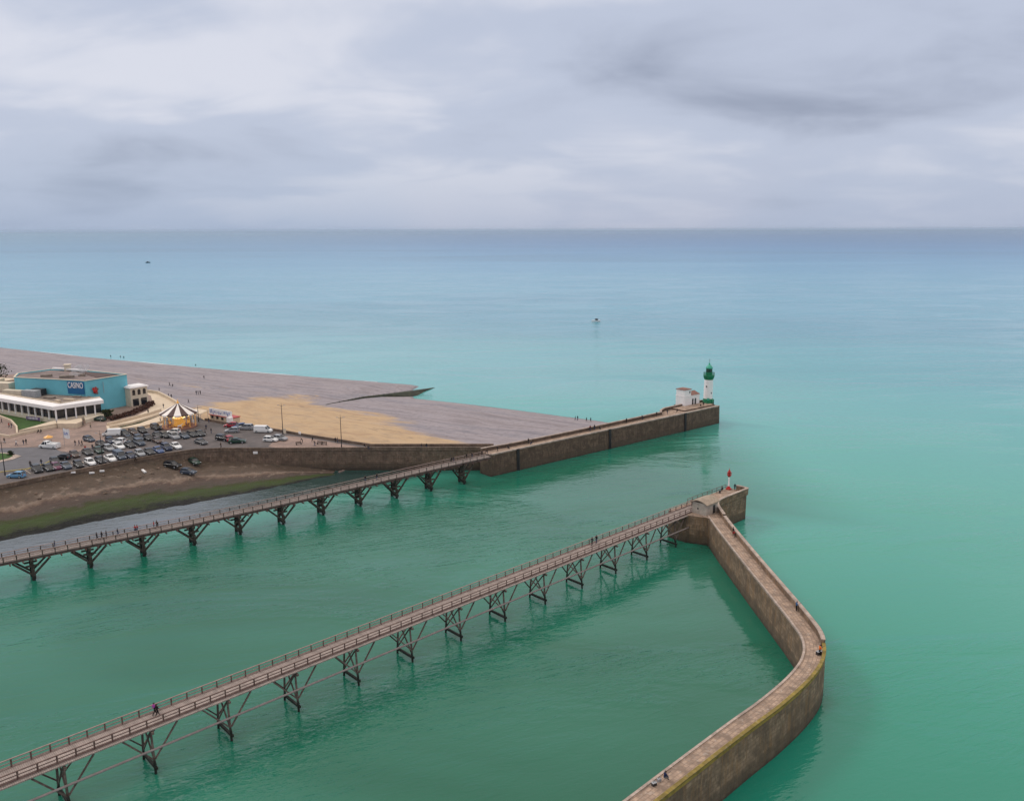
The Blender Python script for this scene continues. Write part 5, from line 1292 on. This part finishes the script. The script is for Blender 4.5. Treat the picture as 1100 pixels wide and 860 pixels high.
# ------------------------------------------------------------------ people
CLOTH = {k: simple(k + "_cloth", c, .85, .1, 6, spec=.2) for k, c in {'black': (.012, .012, .014), 'dark': (.03, .03, .036), 'navy': (.015, .025, .07), 'brown': (.07, .045, .03), 'red': (.38, .03, .03), 'grey': (.13, .13, .14), 'white': (.7, .7, .7), 'magenta': (.42, .06, .36), 'orange': (.75, .17, .03), 'blue': (.05, .13, .30), 'denim': (.04, .06, .12), 'beige': (.40, .32, .22)}.items()}
def skeleton(pose):
    J = {'pel': (0, 0, .95), 'sp': (0, .0, 1.2), 'ch': (0, 0, 1.38), 'nk': (0, .0, 1.5), 'hd': (0, .03, 1.6), 'tp': (0, .02, 1.69)}
    for s, n in ((-1, 'l'), (1, 'r')):
        J.update({'sh' + n: (s * .17, 0, 1.41), 'el' + n: (s * .25, -.02, 1.14), 'wr' + n: (s * .24, .08, .92), 'ha' + n: (s * .23, .11, .83),
                  'hp' + n: (s * .09, 0, .92), 'kn' + n: (s * .1, .03, .5), 'an' + n: (s * .1, -.01, .09), 'to' + n: (s * .11, .15, .045)})
    if pose == 'walk':
        J['knl'] = (-.1, .16, .52); J['anl'] = (-.1, .26, .1); J['tol'] = (-.1, .42, .06); J['knr'] = (.1, -.03, .5); J['anr'] = (.1, -.3, .13); J['tor'] = (.1, -.18, .04)
        J['ell'] = (-.24, -.14, 1.16); J['wrl'] = (-.24, -.12, .93); J['hal'] = (-.23, -.07, .85); J['elr'] = (.24, .08, 1.16); J['wrr'] = (.22, .25, 1.0); J['har'] = (.21, .31, .93)
    if pose == 'sit':
        dz = -.5
        for k in ('pel', 'sp', 'ch', 'nk', 'hd', 'tp', 'shl', 'shr'): x, y, z = J[k]; J[k] = (x, y + (z - .95) * .25, z + dz)
        for s, n in ((-1, 'l'), (1, 'r')):
            J['hp' + n] = (s * .09, .02, .43); J['kn' + n] = (s * .14, .45, .5); J['an' + n] = (s * .13, .45, .09); J['to' + n] = (s * .14, .61, .045)
            J['el' + n] = (s * .25, .22, .62); J['wr' + n] = (s * .14, .42, .66); J['ha' + n] = (s * .08, .50, .68)
    if pose == 'fish':
        for s, n in ((-1, 'l'), (1, 'r')): J['el' + n] = (s * .25, .08, 1.15); J['wr' + n] = (s * .08, .32, 1.12); J['ha' + n] = (s * .03, .40, 1.14)
        for k in ('ch', 'nk', 'hd', 'tp'): x, y, z = J[k]; J[k] = (x, y + (z - 1.2) * .15, z)
    if pose == 'bend':
        for k in ('sp', 'ch', 'nk', 'hd', 'tp', 'shl', 'shr'): x, y, z = J[k]; t = z - .95; J[k] = (x, y + t * .62, .95 + t * .75)
        for s, n in ((-1, 'l'), (1, 'r')): J['el' + n] = (s * .24, .45, 1.02); J['wr' + n] = (s * .2, .55, .82); J['ha' + n] = (s * .19, .6, .74)
    return J
def person_proto(pose):
    J = skeleton(pose); names = list(J); ix = {n: i for i, n in enumerate(names)}
    E = [('pel', 'sp'), ('sp', 'ch'), ('ch', 'nk'), ('nk', 'hd'), ('hd', 'tp')]
    for n in 'lr': E += [('ch', 'sh' + n), ('sh' + n, 'el' + n), ('el' + n, 'wr' + n), ('wr' + n, 'ha' + n), ('pel', 'hp' + n), ('hp' + n, 'kn' + n), ('kn' + n, 'an' + n), ('an' + n, 'to' + n)]
    rad = {'pel': (.15, .12), 'sp': (.14, .11), 'ch': (.16, .12), 'nk': (.06, .06), 'hd': (.095, .11), 'tp': (.07, .08), 'sh': (.085, .085), 'el': (.055, .055), 'wr': (.038, .038), 'ha': (.042, .025), 'hp': (.105, .105), 'kn': (.075, .075), 'an': (.055, .055), 'to': (.045, .035)}
    me = bpy.data.meshes.new("tmp"); me.from_pydata([J[n] for n in names], [(ix[a], ix[b]) for a, b in E], [])
    o = bpy.data.objects.new("tmp", me); C.objects.link(o); md = o.modifiers.new("s", 'SKIN')
    for n in names:
        v = me.skin_vertices[0].data[ix[n]]; v.radius = rad.get(n, rad.get(n[:2])); v.use_root = (n == 'pel')
    s2 = o.modifiers.new("u", 'SUBSURF'); s2.levels = s2.render_levels = 1
    bpy.context.view_layer.update(); m2 = bpy.data.meshes.new_from_object(o.evaluated_get(bpy.context.evaluated_depsgraph_get())); bpy.data.objects.remove(o)
    segs = [(Vector(J[a]), Vector(J[b]), a, b) for a, b in E]; m2.materials.clear()
    for m in (CLOTH['dark'], CLOTH['denim'], M['skin'], M['tyre']): m2.materials.append(m)
    for p in m2.polygons:
        c = p.center; best = None
        for a, b, na, nb in segs:
            ab = b - a; t = max(0, min(1, (c - a).dot(ab) / ab.length_squared)); d = (c - a - ab * t).length
            if best is None or d < best[0]: best = (d, na, nb)
        _, na, nb = best
        p.material_index = 2 if (nb in ('hd', 'tp') or nb[:2] == 'ha') else (3 if nb[:2] == 'to' else (1 if nb[:2] in ('hp', 'kn', 'an') else 0)); p.use_smooth = True
    m2.name = "person"; ob = bpy.data.objects.new("person", m2); C.objects.link(ob)
    hd = Vector(J['hd']); tp = Vector(J['tp']); mb = MB(); n = 10
    mb.lathe([(.118, -.02), (.122, .04), (.10, .095), (.05, .125), (.005, .13)], n=n); h = mb.build("hair", M['hair'], ob, True); h.location = hd + Vector((0, -.022, .0)); h.rotation_euler = (R(12), 0, 0)
    for k in range(2): ob.material_slots[k].link = 'OBJECT'
    return ob
PP = {k: person_proto(k) for k in ('stand', 'walk', 'sit', 'fish', 'bend')}; PU = {}
rng = random.Random(33)
def person(px, py, label, top='dark', leg='black', pose='stand', z=None, az=None, group=None, loc=None, feet=False, kid=1.0):
    src = PP[pose]; r = src if pose not in PU else copy_tree(src); PU[pose] = 1
    if loc is None:
        if z is None:
            q = P(px, py, 5); off = .85 * 61.5 / 63 * (py - 246) / 63 if not feet else 0; g_ = ground(px, py + off); loc = (g_.x, g_.y, gz(g_.x, g_.y))
        else:
            off = .85 * (py - 246) / (CAMH - z) * (0 if feet else 1); loc = P(px, py + off * kid, z)
    r.location = loc; r.rotation_euler = (0, 0, rng.uniform(0, 6.28) if az is None else R(az)); s = kid * rng.uniform(.96, 1.06); r.scale = (s, s, s)
    r.material_slots[0].link = 'OBJECT'; r.material_slots[0].material = CLOTH[top]; r.material_slots[1].link = 'OBJECT'; r.material_slots[1].material = CLOTH[leg]
    return tag(r, label, "person", group)
def people(place_, group, L, z=None):
    for i, t in enumerate(L):
        x, y, top = t[:3]; pose = t[3] if len(t) > 3 else rng.choice(['stand', 'walk', 'walk'])
        verb = {'stand': 'standing', 'walk': 'walking', 'sit': 'sitting', 'fish': 'fishing', 'bend': 'bending'}[pose]
        tn = {'dark': 'dark', 'denim': 'denim'}.get(top, top)
        person(x, y, f"person in {tn} {verb}, {ORD[i]} from left {place_}", top, rng.choice(['black', 'denim', 'dark']), pose, z, group=group)
people("at the far water line of the shingle", "people at the water line", [(119, 382, 'dark'), (129.5, 382.3, 'black'), (133, 383, 'dark'), (174.2, 387.3, 'navy', 'sit'), (210.5, 391.5, 'dark', 'sit')])
people("scattered on the shingle above the carousel", "people on the shingle", [(171.2, 418.2, 'black'), (182.3, 412.6, 'dark'), (186, 413, 'dark', 'sit'), (202.5, 430.5, 'dark'), (211, 421.5, 'black'), (213, 421.3, 'dark'), (215.3, 421.3, 'dark'), (219.3, 404.6, 'black', 'bend')])
people("at the beach end", "people by the jetty beach", [(618, 448.8, 'dark'), (620.5, 448.8, 'black'), (630, 450.2, 'dark'), (634.5, 450.5, 'navy')])
people("along the curved cream promenade", "people on the curved promenade", [(159.4, 442, 'black'), (172.4, 450.8, 'black'), (175.7, 435.5, 'dark'), (181.2, 424.5, 'dark'), (184.2, 425.5, 'black')], 7)
people("on the brick plaza before the casino", "people on the plaza", [(2, 452, 'dark'), (5, 473, 'black'), (10, 456.8, 'red'), (12.6, 456.8, 'dark'), (17.7, 475.6, 'white'), (25.5, 474.6, 'dark'), (28.3, 473.8, 'black'), (42, 462, 'black', 'sit'), (44.5, 462, 'dark', 'sit'), (81, 475.6, 'black'), (85.2, 475.4, 'dark'), (88.2, 475.6, 'dark'), (89.3, 454.6, 'grey'), (97.4, 456.8, 'beige')], 7)
people("among the parked cars of the quay", "people among the parked cars", [(24.4, 506.8, 'dark'), (32.8, 498.2, 'black'), (44.7, 496.3, 'black'), (91.8, 481, 'red', 'stand'), (99.5, 479.6, 'dark'), (111, 479.8, 'dark'), (145.4, 491.6, 'black'), (220.4, 463.6, 'grey'), (221.5, 458.3, 'navy'), (224.5, 451.3, 'black'), (227, 462.4, 'black'), (237.4, 478.0, 'brown')], 7)
people("on the paved point behind the low sea wall", "people on the paved point", [(325, 472.5, 'black', 'bend'), (335.8, 471.6, 'black'), (338.3, 476.2, 'dark'), (360.4, 472.2, 'dark'), (362.6, 472.2, 'brown'), (391, 477, 'black', 'sit'), (395.5, 479, 'dark', 'sit')], 7)
people("on top of the quay wall", "pair on the quay wall", [(453, 478.6, 'black'), (458.2, 478.8, 'black')], 7)
def onpath(place_, group, L, path, z, off=0., zs=None):
    """walkers stand on the deck: snap sideways onto its centre line"""
    for i, t in enumerate(L):
        x, y, top = t[:3]; pose = t[3] if len(t) > 3 else rng.choice(['stand', 'walk', 'walk'])
        if zs: z = interp(x, [0, 300, 380, 460, 521], zs)
        q = P(x, y + .85 * (y - 246) / (CAMH - z), z); p = Vector(q[:2]); best = None
        for i_, (a, b) in enumerate(zip(path, path[1:])):
            ab = b - a; s = (p - a).dot(ab) / ab.length_squared
            s = max(0, min(1, s)); c = a + ab * s; d = p - c
            if best is None or d.length < best[0]: best = (d.length, c, d, ab.normalized(), i_, s)
        _, c, d, dr, i_, s = best
        if zs: z = lerp(FARZ[i_], FARZ[i_ + 1], s)
        lim = 1.0
        if d.length > lim: d = d.normalized() * lim
        l = c + d; verb = {'stand': 'standing', 'walk': 'walking', 'sit': 'sitting', 'fish': 'fishing', 'bend': 'bending'}[pose]
        ang = math.degrees(math.atan2(dr.y, dr.x)) - 90 + (0 if rng.random() < .5 else 180) + rng.uniform(-15, 15)
        person(0, 0, f"person in {top}, {verb}, {ORD[i]} from left {place_}", top, rng.choice(['black', 'denim', 'dark']), pose, loc=(l.x, l.y, z), az=ang, group=group)
FC = offset(FARB, 1.4)
onpath("on far walkway", "people on the far timber walkway", [(57.8, 581.8, 'navy'), (102, 572, 'dark'), (108.4, 572.6, 'black'), (113, 571.2, 'dark'), (125.5, 569.2, 'black'), (144.2, 565.8, 'red'), (146.8, 565.6, 'red'), (164.8, 562.2, 'red'), (168.2, 561.8, 'brown'), (392.4, 514, 'black'), (405, 511.9, 'black'), (483, 492.5, 'black'), (485.9, 492.3, 'dark'), (501, 489.8, 'black'), (506.4, 488.4, 'dark'), (516.7, 486, 'black'), (521.5, 484, 'brown')], FC, 5.5, zs=[5.5, 5.6, 5.75, 6.35, 6.95])
JC = [JN0 + JD * s + JS * 1.6 for s in (0, 50, 78)] + [JN0 + JD * 104 + JS * 2]
onpath("along the long stone jetty", "people on the long stone jetty", [(534.5, 481.6, 'black'), (545.4, 479.2, 'dark', 'sit'), (565.8, 472.8, 'black'), (571.4, 474, 'dark', 'sit'), (631.8, 459, 'red'), (634, 460.2, 'black'), (638.6, 458.8, 'black'), (644, 458.6, 'dark', 'sit'), (672, 451.2, 'dark'), (688.7, 447.4, 'black', 'bend'), (701.2, 443.8, 'black'), (715.3, 442, 'dark'), (726.5, 439.6, 'dark', 'sit'), (750.6, 434.3, 'black', 'sit'), (752.8, 433.4, 'black'), (769.4, 431.8, 'black', 'sit')], JC, 7.0)
NB0 = Vector((-61.0, 89.1)) + Vector((.689, -.725)) * 1.6; NB1 = Vector((41.8, 186.8)) + Vector((.689, -.725)) * 1.6
def one(px, py, z, path, label, top, leg, pose, az, lim=.9):
    q = P(px, py + .85 * (py - 246) / (CAMH - z), z); p = Vector(q[:2]); a, b = None, None; best = None
    for a, b in zip(path, path[1:]):
        ab = b - a; s = max(0, min(1, (p - a).dot(ab) / ab.length_squared)); c = a + ab * s; d = p - c
        if best is None or d.length < best[0]: best = (d.length, c, d)
    _, c, d = best
    if d.length > lim: d = d.normalized() * lim
    l = c + d; return person(0, 0, label, top, leg, pose, loc=(l.x, l.y, z), az=az)
nbp = [NB0, NB1]
one(166.2, 760.5, 7, nbp, "person in a magenta top walking on the foreground footbridge", 'magenta', 'black', 'walk', -45)
one(169.2, 761.5, 7, nbp, "person in a black coat walking beside the one in magenta on the footbridge", 'black', 'black', 'walk', -45)
one(636, 580.8, 7, nbp, "person in dark clothes on the middle of the footbridge, left of a pair", 'dark', 'black', 'walk', 135)
one(640.6, 579, 7, nbp, "person in a black jacket on the middle of the footbridge, right of a pair", 'black', 'denim', 'walk', 135)
one(737.4, 537.8, 7, nbp, "person in black standing at the far rail just left of the concrete hut", 'black', 'black', 'stand', 40)
hd_ = [HUTA + BD * 5.4 - BN * 2, HUTA + BD * 20 - BN * 2]
one(775.6, 523.6, 7, hd_, "person in a dark jacket sitting left of the red and white beacon", 'dark', 'black', 'sit', 50, 2)
one(789.2, 522.6, 7, hd_, "person in black standing right of the red and white beacon", 'black', 'black', 'stand', 0, 2.2)
one(767.2, 535.8, 7, [HUTA + BD * 5.6 + BN * .6, HUTA + BD * 7 + BN * .6], "person in black standing against the right side of the concrete hut", 'black', 'dark', 'stand', 0, .6)
NCp = list(NC)
one(788.0, 570, 7, NCp, "person in a black coat on the mole below the hut, left of a pair", 'black', 'black', 'stand', 100, .8)
one(791.6, 572.4, 7, NCp, "person in a red jacket bending on the mole below the hut", 'red', 'black', 'bend', 100, .8)
fa = one(859.9, 650.4, 7, NCp, "angler in a blue jacket fishing from the straight part of the mole", 'blue', 'black', 'fish', -80, .75)
fb = one(882.2, 697.6, 7, NCp, "angler in an orange jacket fishing from the outer bend of the mole", 'orange', 'black', 'fish', -80, .75)
fc = one(713.2, 830, 7, NCp, "angler in a navy jacket sitting on the mole in the foreground", 'navy', 'grey', 'sit', -60, .5)
def rod(o, az, L, label, z=1.14, mat='lamp', up=.35):
    root = thing("fishing_rod", label, "fishing rod", o.location, R(az)); mb = MB(); mb.tube((0, .3, z), (0, .9, z + .25), .03, .02, n=6); mb.build("handle", M['darkmetal'], root)
    mb = MB(); n = 6; pts = [(0, .9 + (L - .9) * k / n, z + .25 + (L - .9) * up * (k / n) - .25 * (k / n) ** 2 * up) for k in range(n + 1)]
    for i in range(n): mb.tube(pts[i], pts[i + 1], (.009 - .001 * i), (.008 - .001 * i), n=5)
    mb.build("blade", M[mat], root)
rod(fa, -75, 4.2, "thin rod held by the angler in blue"); rod(fb, -68, 5.0, "pale rod held out by the angler in orange", up=.25); rod(fc, -60, 3.6, "thin rod held by the angler sitting in the foreground", z=.68)
def tackle(px, py, label, mat='darkmetal', d=(.55, .35, .35)):
    q = P(px, py, 7); root = thing("tackle_box", label, "tackle box", (q.x, q.y, 7), .5); mb = MB(); mb.box((0, 0, d[2] / 2), d); mb.build("box", M[mat], root)
    mb = MB(); mb.box((0, 0, d[2] + .03), (d[0] + .04, d[1] + .04, .06)); mb.build("lid", M['grey'], root); mb = MB(); mb.bar((-.15, 0, d[2] + .16), (.15, 0, d[2] + .16), .03); mb.bar((-.15, 0, d[2]), (-.15, 0, d[2] + .16), .03); mb.bar((.15, 0, d[2]), (.15, 0, d[2] + .16), .03); mb.build("handle", M['darkmetal'], root)
tackle(702.6, 843, "dark tackle box beside the sitting angler in the foreground"); tackle(857, 653.5, "small tackle box at the feet of the angler in blue"); tackle(879.5, 702.5, "tackle box at the feet of the angler in orange", d=(.8, .5, .5))
tackle(708, 838.5, "pale grey bag box next to the sitting angler in the foreground", 'grey', (.45, .3, .3))

# ------------------------------------------------------------------ boats
def hull(mb, L, W, H):
    n = 8; rows = []
    for k in range(n + 1):
        t = k / n; x = -L / 2 + L * t; w = W / 2 * (1 - max(0, (t - .45) / .55) ** 2.2) * (.9 + .1 * min(1, t * 4)) + .02; h = H * (1 + .35 * max(0, t - .4)); b = -.3 + .35 * max(0, t - .7) / .3
        rows.append([(x, -w, h), (x + (0 if t < .9 else -.1), -w * .7, b * .3), (x, 0, b), (x, w * .7, b * .3), (x, w, h)])
    for i in range(n):
        for k in range(4): mb.face([rows[i][k], rows[i][k + 1], rows[i + 1][k + 1], rows[i + 1][k]])
        mb.face([rows[i][0], rows[i + 1][0], rows[i + 1][4], rows[i][4]])
    mb.face(rows[0])
def boat(px, py, L, az, label, main, sup, name="motor_boat"):
    q = P(px, py, SEAZ); root = thing(name, label, "boat", (q.x, q.y, SEAZ), R(az)); mb = MB(); hull(mb, L, L * .36, L * .17); mb.build("hull", main, root)
    mb = MB(); mb.box((-.08 * L, 0, L * .15 + L * .09), (L * .3, L * .22, L * .18)); mb.box((-.08 * L, 0, L * .15 + L * .19), (L * .36, L * .26, L * .02)); mb.build("cabin", sup, root)
    mb = MB(); mb.box((.075 * L, 0, L * .15 + L * .12), (L * .02, L * .19, L * .07)); mb.build("windscreen", M['glass'], root)
    mb = MB(); mb.tube((0, 0, L * .3), (0, 0, L * .42), L * .008, n=6); mb.build("mast", M['darkmetal'], root); mb = MB(); mb.box((-.5 * L, 0, L * .1), (L * .06, L * .08, L * .16)); mb.build("outboard_motor", M['darkmetal'], root)
boat(640, 345.5, 6.6, 188, "white motor boat with dark cabin alone on the turquoise sea", M['lhwhite'], M['darkmetal'])
boat(159, 282.3, 9.5, 20, "tiny dark boat far out near the horizon on the left", M['darkmetal'], M['darkmetal'], "fishing_boat")
print("objects", len(bpy.data.objects))
